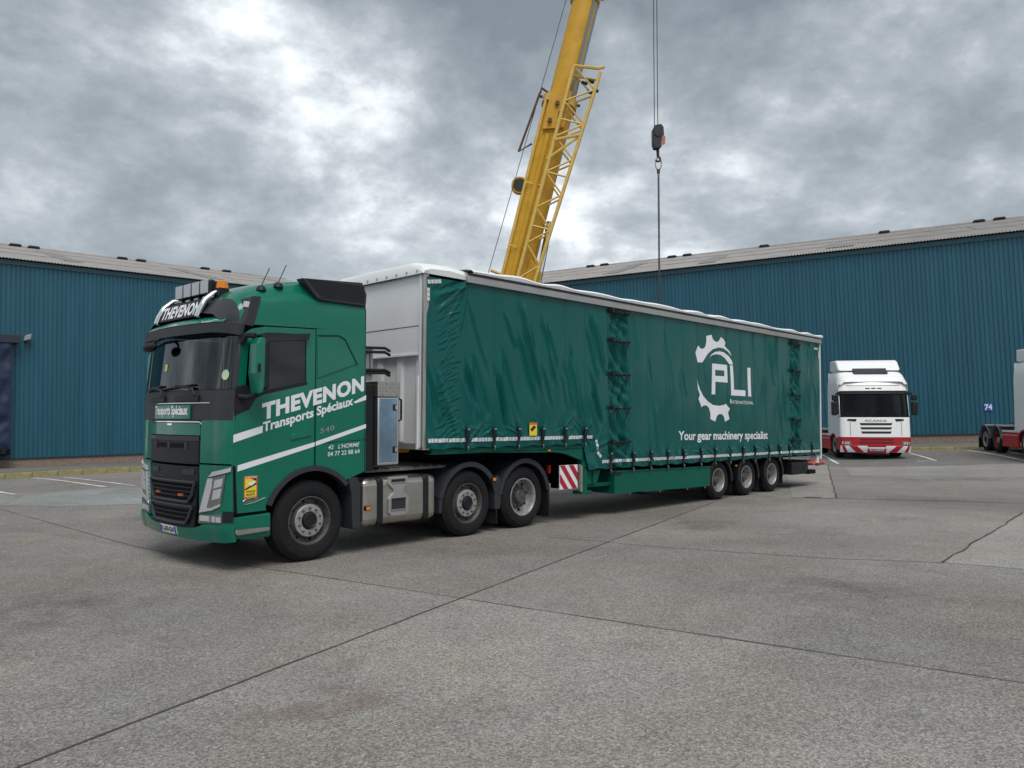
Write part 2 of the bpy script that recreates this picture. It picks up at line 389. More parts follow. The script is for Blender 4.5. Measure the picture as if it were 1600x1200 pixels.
def stain_mat(name, c, dens):
    m = bpy.data.materials.new(name); m.use_nodes = True; t = m.node_tree; b = t.nodes['Principled BSDF']; o = t.nodes['Material Output']
    b.inputs['Base Color'].default_value = (*c, 1); b.inputs['Roughness'].default_value = .6
    tcn = t.nodes.new('ShaderNodeTexCoord'); n = t.nodes.new('ShaderNodeTexNoise'); n.inputs['Scale'].default_value = 1.6; n.inputs['Detail'].default_value = 9; n.inputs['Roughness'].default_value = .75; t.links.new(tcn.outputs['Object'], n.inputs['Vector'])
    gr = t.nodes.new('ShaderNodeTexGradient'); gr.gradient_type = 'SPHERICAL'; mp = t.nodes.new('ShaderNodeMapping'); mp.inputs['Location'].default_value = (-1, -1, 0); mp.inputs['Scale'].default_value = (2, 2, 0); t.links.new(tcn.outputs['Generated'], mp.inputs[0]); t.links.new(mp.outputs[0], gr.inputs[0])
    r = t.nodes.new('ShaderNodeMapRange'); r.inputs[1].default_value = .42; r.inputs[2].default_value = .66; r.inputs[4].default_value = dens; t.links.new(n.outputs[0], r.inputs[0])
    mu = t.nodes.new('ShaderNodeMath'); mu.operation = 'MULTIPLY'; t.links.new(r.outputs[0], mu.inputs[0]); t.links.new(gr.outputs[0], mu.inputs[1])
    m2 = t.nodes.new('ShaderNodeMath'); m2.operation = 'MULTIPLY'; m2.inputs[1].default_value = 1.8; m2.use_clamp = True; t.links.new(mu.outputs[0], m2.inputs[0])
    tr = t.nodes.new('ShaderNodeBsdfTransparent'); mx = t.nodes.new('ShaderNodeMixShader'); t.links.new(m2.outputs[0], mx.inputs[0]); t.links.new(tr.outputs[0], mx.inputs[1]); t.links.new(b.outputs[0], mx.inputs[2]); t.links.new(mx.outputs[0], o.inputs[0]); return m
OIL = stain_mat('oil_stain', (.085, .081, .077), .26); PINKS = stain_mat('brick_dust', (.27, .19, .17), .5)
def oval(cx, cy, a, b_, rot): return [(cx + a * math.cos(t) * math.cos(rot) - b_ * math.sin(t) * math.sin(rot), cy + a * math.cos(t) * math.sin(rot) + b_ * math.sin(t) * math.cos(rot)) for t in [2 * math.pi * i / 24 for i in range(24)]]
for k, (cx, cy, a, b_, rot) in enumerate([(9.6, 17.2, 2.2, .6, -.25), (3.2, 13.2, 1.3, .5, .9), (6.6, 14.0, 1.0, .45, .4), (-6.4, 14.3, 1.6, .5, .6), (3.4, 8.4, 1.6, .6, .2), (-4.4, 7.6, 1.6, .8, 1.0), (12.5, 22.5, 2.5, .7, 0), (-9.0, 19.5, 2.0, .6, .7), (5.0, 20.5, 2.0, .5, .5)]):
    drape('oil_stain', oval(cx, cy, a, b_, rot), OIL, .0105 if cy > 16 else .0065)
drape('brick_dust_stain', oval(-1.35, 5.05, .75, .32, .4), PINKS, .0062)
# pavement and kerbs in front of the warehouses
def kerb(F, ky, x0, x1, label):
    p = MB(); n = int((x1 - x0) / 2)
    p.box(x0, x1, ky + .13, 0, -.35, -.004)
    o = p.build('pavement', PAVE); o.matrix_world = F; tag(o, 'concrete pavement below the ' + label, kind='structure')
    k = empty('kerb'); k.matrix_world = F; tag(k, 'yellow painted kerb below the ' + label, kind='structure')
    st = None; x = x0; rnd = random.Random(3)
    while x < x1:
        if st is None: st = MB().box(0, .90, 0, .125, -.38, .004).build('kerbstone', KERBY, k, bevel=.015); st.location = (x, ky, 0)
        else: inst(st, k, (x, ky + rnd.uniform(-.008, .008), rnd.uniform(-.008, .006)))
        x += .915
kerb(FL, KL, -14, 22, 'left warehouse'); kerb(FR, KR, -30, 12, 'right warehouse')

# ---------------------------------------------------------------- warehouses
def sheet_mat(name, c, rough):
    m = mat(name, c, rough, var=.16, vscale=1.0); t = m.node_tree
    n = [q for q in t.nodes if q.type == 'TEX_NOISE'][0]; tcn = [q for q in t.nodes if q.type == 'TEX_COORD'][0]
    mp = t.nodes.new('ShaderNodeMapping'); mp.inputs['Scale'].default_value = (2.2, 2.2, .16); t.links.new(tcn.outputs['Object'], mp.inputs[0]); t.links.new(mp.outputs[0], n.inputs['Vector'])
    n.inputs['Detail'].default_value = 9; return m
CLAD = sheet_mat('teal_cladding', (.014, .094, .142), .45)
def brickmat():
    m = bpy.data.materials.new('plinth_brick'); m.use_nodes = True; t = m.node_tree; b = t.nodes['Principled BSDF']
    tcn = t.nodes.new('ShaderNodeTexCoord'); mp = t.nodes.new('ShaderNodeMapping'); mp.inputs['Rotation'].default_value = (R(90), 0, 0); t.links.new(tcn.outputs['Object'], mp.inputs[0])
    br = t.nodes.new('ShaderNodeTexBrick'); br.inputs['Scale'].default_value = 4.4; br.inputs['Color1'].default_value = (.20, .13, .105, 1); br.inputs['Color2'].default_value = (.27, .21, .17, 1); br.inputs['Mortar'].default_value = (.25, .235, .21, 1)
    t.links.new(mp.outputs[0], br.inputs['Vector']); t.links.new(br.outputs[0], b.inputs['Base Color']); b.inputs['Roughness'].default_value = .9; return m
BRICK = brickmat()
FIBRE = mat('fibre_cement_roof', (.30, .285, .275), .85, var=.22, vscale=1.3)
RLIGHT = mat('roof_light_sheet', (.20, .20, .19), .6, var=.15)
def warehouse(name, F, x0, x1, label, vents, lights):
    root = empty(name); root.matrix_world = F; tag(root, label, 'warehouse')
    P = .2; mb = MB(); v = []; n = int((x1 - x0) / P)
    prof = []
    for i in range(n):
        x = x0 + i * P; prof += [(x, 0), (x + .128, 0), (x + .147, .026), (x + .181, .026)]
    prof.append((x0 + n * P, 0)); xe = x0 + n * P
    for (x, d) in prof: v += [(x, d, .45), (x, d, 10.02)]
    mb.add(v, [(2 * i, 2 * i + 2, 2 * i + 3, 2 * i + 1) for i in range(len(prof) - 1)])
    mb.build('wall_cladding', CLAD, root)
    MB().box(x0, xe, .03, .3, -.6, .43).build('plinth', BRICK, root)
    MB().box(x0, xe, -.025, .30, .40, .455).build('base_flashing', DARKT, root)
    MB().box(x0, xe, -.05, .02, 9.86, 10.10).build('eave_trim', mat('eave_trim_paint', (.045, .12, .15), .5, var=.1), root, bevel=.01)
    # roof, real corrugations 0.146 m apart
    Pc = .146; nr = int((xe - x0 + .4) / Pc); mb = MB(); v = []; q = []
    for i in range(nr * 4 + 1):
        x = x0 - .2 + i * Pc / 4; h = (0, .028, .05, .028)[i % 4]; q.append((x, h))
    rows = [(-.28, 10.10), (4.0, 11.25), (8.0, 12.33), (12.0, 13.40)]
    for (y, z) in rows: v += [(x, y, z + h) for x, h in q]
    m_ = len(q); mb.add(v, [(r * m_ + i, r * m_ + i + 1, (r + 1) * m_ + i + 1, (r + 1) * m_ + i) for r in range(3) for i in range(m_ - 1)])
    roof = mb.build('roof', FIBRE, root, smooth=50)
    lap = MB()
    for y, z in rows[1:3]: lap.box(x0 - .2, xe + .2, y - .02, y + .03, z + .03, z + .065)
    lap.build('sheet_lap', FIBRE, roof)
    back = MB().add([(x0 - .2, 12, 13.40), (xe + .2, 12, 13.40), (xe + .2, 24.2, 10.1), (x0 - .2, 24.2, 10.1)], [(0, 1, 2, 3)]); back.build('roof_rear_slope', FIBRE, root)
    MB().plate([(.02, -.4), (.02, 10.05), (12, 13.33), (24, 10.05), (24, -.4)], x0, x0 + .05, 'x').build('gable_wall', CLAD, root)
    MB().plate([(.02, -.4), (.02, 10.05), (12, 13.33), (24, 10.05), (24, -.4)], xe - .05, xe, 'x').build('gable_wall', CLAD, root)
    MB().box(x0, xe, 23.9, 24, -.4, 10.05).build('rear_wall', CLAD, root)
    MB().cyl((x0 - .2, 12, 13.42), (xe + .2, 12, 13.42), .11, n=8).build('ridge_cap', FIBRE, roof)
    vm = None
    for x in vents:
        if vm is None:
            vm = MB().plate([(-.36, 0), (-.27, .10), (.27, .10), (.36, 0)], -.2, .2, 'y').build('ridge_vent', DARKT, roof, bevel=.03); vm.location = (x, 11.9, 13.46)
        else: inst(vm, roof, (x, 11.9, 13.46))
    for (xa, ya, w, l) in lights:
        y0, y1 = ya, ya + l; zf = lambda y: 10.10 + (y + .28) * 3.30 / 12.28 + .062
        MB().add([(xa, y0, zf(y0)), (xa + w, y0, zf(y0)), (xa + w, y1, zf(y1)), (xa, y1, zf(y1))], [(0, 1, 2, 3)]).build('roof_light', RLIGHT, roof)
    return root
WL = warehouse('warehouse', FL, -12, 20.6, 'blue warehouse on the left behind the green cab, with a dock shelter', (2.7, 3.7, 8.9, 10.1, 14.5, 16.1), [(3.2, 2.5, 1.0, 7), (10.6, 1.5, 1.0, 7), (17.5, 1.5, 1.0, 8)])
WR = warehouse('warehouse', FR, -33.5, 14, 'long blue warehouse on the right behind the white trucks, with the number 74', (-25.1, -24.0, -18.9, -17.8, -12.5, -5.0, .35, 1.44, 6.2, 7.3), [(-8.3, 2.2, 1.4, 4), (-21, 1.2, 1.0, 8), (-15.2, 1.2, 1.0, 7), (-.8, 4.0, 1.3, 4)])
# dock shelter, flood lamp on the left warehouse
ds = empty('dock_shelter'); ds.matrix_world = FL; tag(ds, 'navy fabric dock shelter on the left warehouse wall', 'dock shelter')
MB().grid(lambda u, v: (-.35 + .65 * u, -.45 - .05 * math.sin(v * 21) * math.sin(u * 3.1) - .05 * noise.noise((u * 2, v * 14, 3)), .9 + 5.1 * v), 10, 60).build('side_curtain', NAVY, ds, smooth=60)
MB().box(.28, .32, -.46, -.0, .9, 6.0).build('side_panel', NAVY, ds)
MB().box(-3.2, .66, -.55, .0, 5.98, 6.38).build('header', mat('header_navy', (.02, .028, .045), .5), ds, bevel=.02)
MB().box(-3.0, -.36, -.30, -.02, .9, 5.98).build('doorway', VDARK, ds)
MB().box(-3.1, .30, -.62, -.02, .62, .92).build('dock_leveller', VDARK, ds, bevel=.03)
MB().box(-.1, .12, -.74, -.60, .66, .90).build('bumper_block', RUBBER, ds, bevel=.02)
fl = empty('flood_lamp'); fl.matrix_world = FL; tag(fl, 'small grey flood lamp on the left wall beside the dock shelter', 'lamp')
MB().box(.93, 1.07, -.16, .0, 6.08, 6.2).build('bracket', DARKT, fl)
MB().plate([(.86, 6.12), (1.16, 6.22), (1.2, 6.5), (.92, 6.4)], -.34, -.12, 'y').build('lamp_body', mat('lamp_grey', (.28, .29, .3), .5), fl, bevel=.03)
s74 = empty('number_sign'); s74.matrix_world = FR; tag(s74, 'small blue sign with white number 74 on right warehouse', 'sign')
MB().box(-1.56, -1.18, -.03, -.005, 1.52, 1.92).build('sign_plate', BLUES, s74)
text_obj('digits', '74', VINYL, s74, lambda u, v: (-1.53 + u, -.034, 1.58 + v), .32, .27, .03)

# ---------------------------------------------------------------- wheels
def tyre_prof(Rr, Rt, W):
    g_ = Rt - Rr; p = [(Rr, .028), (Rr + .012, .012), (Rr + g_ * .16, .006), (Rr + g_ * .18, .010), (Rr + g_ * .21, .004), (Rr + g_ * .42, .0), (Rr + g_ * .44, .004), (Rr + g_ * .47, .0), (Rr + g_ * .66, .004), (Rr + g_ * .68, .009), (Rr + g_ * .71, .006), (Rt - .028, .03), (Rt - .024, .034), (Rt - .007, .055)]
    x = .06
    while x < W - .07:
        p += [(Rt, x), (Rt, x + .045), (Rt - .014, x + .047), (Rt - .014, x + .058)]; x += .06
    p += [(Rt, W - .06), (Rt - .03, W - .03), (Rr + (Rt - Rr) * .6, W - .005), (Rr, W - .03)]
    return p
WCACHE = {}
def wheel_meshes(kind, Rt, W, Rr, rimm, discm):
    key = (kind, Rt, W, rimm.name)
    if key in WCACHE: return WCACHE[key]
    d = {}
    d['tyre'] = MB().lathe(tyre_prof(Rr, Rt, W), 64).mesh('tyre', RUBBER, 35)
    k = Rr / .31
    if kind == 'steer':
        d['rim'] = MB().lathe([(r * k, a) for r, a in [(.312, .03), (.312, .018), (.298, .016), (.288, .03), (.276, .075), (.262, .095), (.238, .092), (.216, .062), (.205, .045)]], 48).mesh('rim', rimm, 35)
        d['ring'] = MB().lathe([(r * k, a) for r, a in [(.206, .05), (.206, .032), (.198, .026), (.118, .026), (.110, .034), (.108, .07)]], 48).mesh('hub_ring', discm, 30)
        d['hub'] = MB().lathe([(r * k, a) for r, a in [(.112, .06), (.105, .02), (.095, .0), (.082, -.006), (.072, .004), (.03, .004), (.0, .004)]], 32).mesh('hub', BLACK, 30)
        nr, na = .158 * k, .026
        d['hole'] = MB().lathe([(.0, .0875), (.017 * k, .0875), (.019 * k, .091)], 12).mesh('vent_hole', VDARK); hr = .248 * k
    else:
        dep = .15
        d['rim'] = MB().lathe([(r * k, a) for r, a in [(.312, .03), (.312, .016), (.296, .014), (.285, .03), (.275, .09), (.262, dep - .01), (.25, dep + .012), (.21, dep + .02), (.17, dep), (.13, dep - .01)]], 48).mesh('rim', rimm, 35)
        d['ring'] = MB().lathe([(r * k, a) for r, a in [(.205, dep + .012), (.20, dep - .012), (.125, dep - .016)]], 48).mesh('hub_ring', discm, 30)
        d['hub'] = MB().lathe([(r * k, a) for r, a in [(.128, dep + .01), (.12, .075), (.105, .052), (.06, .047), (.0, .047)]], 32).mesh('hub', discm, 30)
        nr, na = .165 * k, dep - .014
        d['hole'] = MB().lathe([(.0, dep + .006), (.026 * k, dep + .006), (.028 * k, dep + .012)], 12).mesh('vent_hole', VDARK); hr = .232 * k
    d['nut'] = MB().cyl((0, 0, 0), (0, -.03, 0), .0165, .013, 6).mesh('nut', NUT)
    d['nr'], d['na'], d['hr'] = nr, na, hr
    WCACHE[key] = d; return d
def wheel(parent, x, y, z, far=False, kind='steer', Rt=.515, W=.32, Rr=.31, rimm=None, discm=None):
    d = wheel_meshes(kind, Rt, W, Rr, rimm or RIMD, discm or RIML)
    w = bpy.data.objects.new('wheel', d['rim']); col.objects.link(w); w.parent = parent; w.location = (x, y, z); w.rotation_euler = (0, 0, math.pi if far else 0)
    def ch(name, me, loc=(0, 0, 0)):
        o = bpy.data.objects.new(name, me); col.objects.link(o); o.parent = w; o.location = loc
    ch('tyre', d['tyre']); ch('hub_ring', d['ring']); ch('hub', d['hub'])
    if not far:
        for i in range(10):
            t = 2 * math.pi * (i + .5) / 10; ch('nut', d['nut'], (d['nr'] * math.cos(t), d['na'], d['nr'] * math.sin(t)))
        for i in range(8):
            t = 2 * math.pi * i / 8 + .2; ch('vent_hole', d['hole'], (d['hr'] * math.cos(t), 0, d['hr'] * math.sin(t)))
    return w
def arc(cx, cz, r, a0, a1, n=14): return [(cx + r * math.cos(R(a0 + (a1 - a0) * i / n)), cz + r * math.sin(R(a0 + (a1 - a0) * i / n))) for i in range(n + 1)]
def mudguard(parent, x, z, r, y0, y1, a0, a1, m, th=.035, drop=None, name='mudguard'):
    o = arc(x, z, r + th, a0, a1); i_ = arc(x, z, r, a1, a0)
    mb = MB().plate(o + i_, y0, y1, 'y')
    lip = MB()
    ob = mb.build(name, m, parent, smooth=40)
    MB().plate(arc(x, z, r + th + .012, a0, a1) + arc(x, z, r - .035, a1, a0), y0 - .012, y0 + .03, 'y').build('edge_lip', m, ob, smooth=40)
    return ob
PP = [0]

# ---------------------------------------------------------------- semi-trailer
TL = .0066                                # the bed falls slightly towards the rear
trailer = empty('curtainsider_trailer', (-2.585, 9.86, 0), R(45.3)); trailer.rotation_euler = (0, TL, R(45.3))
tag(trailer, 'long green curtain-sided semi-trailer with white gear logo, coupled to green cab', 'trailer')
T = trailer
def tz(x, z): return z + TL * x            # level height -> trailer height
XF, XR = 1.86, 15.44
# curtain with folds
rng = np.random.RandomState(5)
SEAMS = [2.64, 3.23, 3.78, 4.34, 4.93, 5.47, 6.16, 6.80, 7.42, 8.02, 8.63, 9.25, 9.87, 10.5, 11.12, 11.75, 12.37, 13.0, 13.62, 14.22, 14.85]
STRAPS = [(2.67, 1), (3.235, 1), (3.78, 1), (4.36, 1), (4.93, 1), (5.47, 1), (6.21, 0), (6.91, 0), (7.49, 0), (8.08, 0), (8.67, 0), (9.34, 0), (9.92, 0), (10.57, 0), (11.16, 0), (11.74, 0), (12.43, 0), (12.98, 0), (13.53, 0), (14.85, 0)]
TIES = [(6.17, 6.80), (13.64, 14.20)]
CREASES = []                               # x0, z0, x1, z1, amplitude, width
bounds = [XF] + SEAMS + [XR]
for a, b in zip(bounds, bounds[1:]):
    w = b - a; front = a < 6.0; calm = 9.0 < (a + b) / 2 < 12.2
    nk = rng.randint(4, 6) if front else (1 if calm else 2)
    for _ in range(nk):
        x0 = a + rng.uniform(-.05, .45) * w; ln = rng.uniform(.5, 1.25); top = rng.uniform(2.1, 3.9); sl = rng.uniform(.16, .42) if front else rng.uniform(.05, .25)
        x1 = min(b + .04, x0 + ln * sl); amp = rng.uniform(.018, .042) * (1 if front else .45) * (.45 if calm else 1)
        CREASES.append((x0, top, x1, top - ln, amp * rng.choice([1, 1, 1, -1]), rng.uniform(.022, .055)))
for k in range(46):                        # herring-bone puckers beside the front post
    z = 1.5 + k * .052; s_ = rng.uniform(.07, .14)
    CREASES.append((2.26 - rng.uniform(.05, .22), z - s_, 2.27, z, rng.uniform(.006, .016), .014)); CREASES.append((2.27, z, 2.27 + rng.uniform(.1, .28), z + s_ * .8, rng.uniform(.006, .016), .014))
for (sx, up) in STRAPS:                    # folds that fan out from the buckles
    zb = 1.60 if up else 1.10
    for _ in range(7):
        an = rng.uniform(10, 75); ln = rng.uniform(.12, .34) * (1.5 if rng.rand() < .15 else 1); sg = rng.choice([-1, 1])
        CREASES.append((sx + sg * .02, zb + rng.uniform(-.14, .1), sx + sg * ln * math.cos(R(an)), zb + ln * math.sin(R(an)) + rng.uniform(-.1, .05), rng.uniform(.008, .022), rng.uniform(.012, .026)))
for _ in range(10):                        # strained corner where the curtain steps down
    an = rng.uniform(20, 160); CREASES.append((5.75 + rng.uniform(-.1, .1), 1.28, 5.75 + .6 * math.cos(R(an)), 1.28 + .55 * math.sin(R(an)), rng.uniform(.01, .025), .025))
for _ in range(14):                        # top front corner
    an = rng.uniform(195, 265); CREASES.append((2.62 + rng.uniform(-.05, .05), 3.86, 2.62 + .7 * math.cos(R(an)), 3.86 + .7 * math.sin(R(an)), rng.uniform(.006, .018), rng.uniform(.02, .035)))
def disp(X, Z):
    """outward bulge of the curtain (metres) at trailer coordinates; arrays or numbers"""
    X = np.asarray(X, float); Z = np.asarray(Z, float); D = np.zeros_like(X)
    for a, b in zip(bounds, bounds[1:]):
        m = (X >= a) & (X < b); u = (X - a) / (b - a); D = np.where(m, D + .010 * np.sin(np.pi * np.clip(u, 0, 1)) ** .6, D)
    D += .008 * np.sin(X * 2.3 + Z * 1.7) * np.sin(Z * 2.1 + .6) + .005 * np.sin(X * 5.1 - Z * 3.3)
    for (x0, z0, x1, z1, am, w) in CREASES:
        xa, xb = min(x0, x1) - 4 * w, max(x0, x1) + 4 * w
        idx = np.nonzero((X > xa) & (X < xb) & (Z > min(z0, z1) - 4 * w) & (Z < max(z0, z1) + 4 * w))
        if idx[0].size == 0: continue
        px, pz = X[idx], Z[idx]; dx, dz = x1 - x0, z1 - z0; L = math.hypot(dx, dz)
        t = ((px - x0) * dx + (pz - z0) * dz) / (L * L); d = ((px - x0) * dz - (pz - z0) * dx) / L
        env = np.clip(np.minimum(t, 1 - t) * 4 + .25, 0, 1); D[idx] += am * env * (np.exp(-(d / w) ** 2) - .45 * np.exp(-((d - 1.7 * w) / (1.2 * w)) ** 2))
    for (a, b) in TIES:                    # gathered strip between two curtains
        m = (X > a - .03) & (X < b + .03); u = (X - a) / (b - a)
        e = np.clip(np.minimum(u, 1 - u) * 7, 0, 1)
        f = -.045 + .03 * np.sin(u * 15 + 2.5 * np.sin(Z * 4.2)) + .024 * np.sin(Z * 9 + u * 6) + .018 * np.sin(Z * 23 + u * 11 + 2 * np.sin(Z * 5))
        D = np.where(m, D * .4 + e * f, D)
    hem = np.where(X < 5.52, 1.40, .945)
    for (sx, up) in STRAPS:                # the straps pull the hem in
        g_ = np.exp(-((X - sx) / .06) ** 2) * np.exp(-((Z - hem - .12) / .16) ** 2); D -= .03 * g_
    low = np.exp(-((Z - hem - .10) / .13) ** 2); D += low * (.012 + .016 * np.sin(X * 17 + Z * 9) * np.sin(X * 7.3))
    return D
def hem_z(x): return 1.385 if x < 5.46 else (.935 if x > 5.58 else 1.385 - .45 * (x - 5.46) / .12)
NU, NV = 800, 150
xsn = np.linspace(XF + .02, XR - .02, NU + 1); V = []
vv = np.linspace(0, 1, NV + 1) ** 1.0
Xg = np.repeat(xsn[None, :], NV + 1, 0); hz_ = np.array([hem_z(x) + .012 * math.sin(x * 11) for x in xsn]); Zg = hz_[None, :] + (3.90 - hz_)[None, :] * vv[:, None]
Dg = disp(Xg, Zg)
mb = MB(); mb.v = [(float(a), float(-.012 - d), float(b)) for a, b, d in zip(Xg.ravel(), Zg.ravel(), Dg.ravel())]
mb.f = [(j * (NU + 1) + i, j * (NU + 1) + i + 1, (j + 1) * (NU + 1) + i + 1, (j + 1) * (NU + 1) + i) for j in range(NV) for i in range(NU)]
curtain = mb.build('curtain', TARP, T, smooth=180)
for a in SEAMS:                            # welded vertical seams
    zs = np.linspace(hem_z(a) + .25, 3.9, 50); d = disp(np.full(50, a), zs); d2 = disp(np.full(50, a + .022), zs)
    m2 = MB(); v = []
    for z, q, q2 in zip(zs, d, d2): v += [(a, -.0145 - q, z), (a + .022, -.0145 - q2, z)]
    m2.add(v, [(2 * i, 2 * i + 1, 2 * i + 3, 2 * i + 2) for i in range(49)]).build('weld_seam', TARP, curtain)
def on_curtain(off=.004): return lambda u, v: (u, float(-.012 - disp(np.array([u]), np.array([v]))[0] - off), v)
# print on the curtain
def printed(name, poly, holes=()):
    loops = [list(poly)] + [list(h) for h in holes]; flat = [q for l in loops for q in l]
    tri = tessellate_polygon([[Vector((a, b, 0)) for a, b in l] for l in loops])
    bm = bmesh.new(); vs_ = [bm.verts.new((a, b, 0)) for a, b in flat]
    for t in tri:
        try: bm.faces.new([vs_[i] for i in t])
        except ValueError: pass
    for _ in range(6):
        ed = [e for e in bm.edges if e.calc_length() > .05]
        if not ed: break
        bmesh.ops.subdivide_edges(bm, edges=ed, cuts=1); bmesh.ops.triangulate(bm, faces=[f for f in bm.faces if len(f.verts) > 3])
    P = np.array([v.co[:] for v in bm.verts]); d = disp(P[:, 0], P[:, 1])
    for v, q in zip(bm.verts, d): v.co = (v.co.x, -.012 - q - .0045, v.co.y)
    me = bpy.data.meshes.new(name); bm.to_mesh(me); bm.free(); me.materials.append(VINYL)
    o = bpy.data.objects.new(name, me); col.objects.link(o); o.parent = curtain; return o
def lift(p): return [(a, tz(a, b)) for a, b in p]
printed('logo_gear', lift([(9.253,2.992),(9.433,3.0),(9.513,3.09),(9.664,3.209),(9.87,3.307),(10.107,3.364),(10.337,3.362),(10.547,3.301),(10.712,3.202),(10.609,3.316),(10.409,3.417),(10.443,3.493),(10.351,3.564),(10.222,3.602),(10.147,3.525),(10.072,3.48),(9.964,3.489),(9.893,3.543),(9.841,3.626),(9.605,3.58),(9.603,3.464),(9.552,3.345),(9.447,3.288),(9.352,3.298),(9.281,3.355),(9.155,3.195)]))
printed('logo_arc', lift([(9.719,3.124),(9.832,3.176),(10.012,3.21),(10.218,3.203),(10.426,3.138),(10.542,3.06),(10.603,3.015),(10.746,3.014),(10.71,3.093),(10.569,3.206),(10.382,3.267),(10.174,3.283),(9.968,3.255),(9.81,3.194)]))
printed('logo_gear', lift([(9.225,2.647),(9.261,2.531),(9.336,2.407),(9.471,2.273),(9.669,2.162),(9.899,2.09),(10.125,2.074),(10.309,2.094),(10.422,2.124),(10.589,2.018),(10.53,1.922),(10.584,1.779),(10.385,1.72),(10.327,1.839),(10.236,1.893),(10.121,1.893),(10.029,1.851),(9.959,1.729),(9.759,1.786),(9.77,1.897),(9.719,2.012),(9.641,2.069),(9.545,2.08),(9.467,2.072),(9.393,2.037),(9.272,2.213),(9.325,2.305),(9.259,2.417)]))
printed('logo_letter', lift([(9.83,2.997),(10.505,2.995),(10.507,2.597),(9.98,2.603),(9.977,2.325),(9.832,2.322)]), [lift([(9.968,2.862),(10.364,2.862),(10.362,2.734),(9.972,2.734)])])
printed('logo_letter', lift([(10.621,2.992),(10.741,2.994),(10.775,2.447),(11.305,2.442),(11.31,2.309),(10.644,2.314)]))
printed('logo_letter', lift([(11.42,2.976),(11.566,2.976),(11.574,2.304),(11.431,2.306)]))
def curtain_text(name, body, x0, z0, slope, width, cap, bold, spacing=1.0):
    o = text_obj(name, body, VINYL, curtain, lambda u, v: (x0 + u, 0, z0 + slope * u + v), width, cap, bold, spacing, sub=.05)
    A = np.array([v.co[:] for v in o.data.vertices]); d = disp(A[:, 0], A[:, 2])
    for v, q in zip(o.data.vertices, d): v.co.y = -.0165 - q
    return o
curtain_text('logo_word', 'I', 10.61, tz(10.6, 2.135), 0, .045, .095, .02)
curtain_text('logo_word', 'NTERNATIONAL', 10.675, tz(10.6, 2.128), 0, 1.01, .073, .003)
curtain_text('slogan', 'Your gear machinery specialist', 8.49, tz(8.5, 1.355), -.0075, 3.90, .185, .024, 1.0)
# reflective tape made of small squares
def tape_run(name, pts, w=.058):
    m = MB(); P = [Vector(p) for p in pts]; C4 = []
    for a, b in zip(P, P[1:]):
        L = (b - a).length; n = int(L / .066); t = (b - a).normalized(); q = Vector((-t.y, t.x))
        for i in range(n):
            c = a + t * (i * .066 + .004); cs = [c, c + t * .058, c + t * .058 + q * w, c + q * w]
            if any(abs(c.x - sx) < .03 and bool(up) == (c.y > 1.3) for sx, up in STRAPS): continue
            C4 += cs
    A = np.array([p[:] for p in C4]); d = disp(A[:, 0], A[:, 1])
    m.v = [(float(p[0]), float(-.022 - q), float(p[1])) for p, q in zip(A, d)]; m.f = [(4 * i, 4 * i + 1, 4 * i + 2, 4 * i + 3) for i in range(len(C4) // 4)]
    o = m.build(name, TAPE, curtain); tag(o, kind='stuff'); return o
tape_run('reflective_tape', [(1.90, 1.475), (5.73, 1.485)]); tape_run('reflective_tape', [(5.76, 1.46), (5.80, 1.22), (5.92, 1.10)]); tape_run('reflective_tape', [(5.93, 1.035), (15.36, 1.0)])
tape_run('reflective_tape', [(1.885, 3.79), (2.18, 3.835)]); tape_run('reflective_tape', [(1.93, 3.54), (1.93, 3.79)]); tape_run('reflective_tape', [(15.05, 3.72), (15.38, 3.72)]); tape_run('reflective_tape', [(15.38, 3.50), (15.38, 3.72)])
# buckles along the hem
sm = {}
for (sx, up) in STRAPS:
    zt, zb = (1.70, 1.40) if up else (1.235, .90)
    d = float(disp(np.array([sx]), np.array([(zt + zb) / 2]))[0])
    y = -.03 - max(d, .0)
    o = MB().box(-.024, .024, -.006, .004, zb - .03, zt).build('strap', BLACK, T); o.location = (sx, y, 0)
    MB().box(-.034, .034, -.032, -.004, zt - .17, zt - .02).build('buckle', BLACK, o, bevel=.008)
    MB().box(-.026, .026, -.040, -.03, zt - .045, zt - .02).build('buckle_bar', STEEL, o)
    MB().tube([(0, -.012, zb + .01), (0, -.03, zb - .02), (0, -.02, zb - .05), (0, .02, zb - .055)], .009, 6).build('hook', STEEL, o)
# tie bands over the gathered strips
for (a, b), levels in zip(TIES, ((3.84, 3.30, 2.68, 2.05, 1.42), (3.79, 3.10, 2.48, 1.86, 1.33))):
    for z in levels:
        n = 14; pts = []
        for i in range(n + 1):
            x = a - .04 + (b - a + .06) * i / n; pts.append((x, -.045 - .012 * math.sin(i * 1.9 + z), z - .02 * math.sin(math.pi * i / n) + .01 * math.sin(i * 2.3)))
        o = MB().tube(pts, .019, 6).build('tie_band', BLACK, T)
        MB().box(a + .02, a + .10, -.10, -.045, z - .045, z + .045).build('toggle', BLACK, o, bevel=.012)
        MB().tube([(b - .16, -.06, z), (b - .15, -.085, z - .08), (b - .17, -.07, z - .17), (b - .16, -.06, z - .24 + .04 * math.sin(z * 7))], .011, 5).build('strap_tail', BLACK, o)
        MB().tube([(a + .2, -.06, z), (a + .22, -.08, z - .06), (a + .2, -.06, z - .13)], .011, 5).build('strap_tail', BLACK, o)
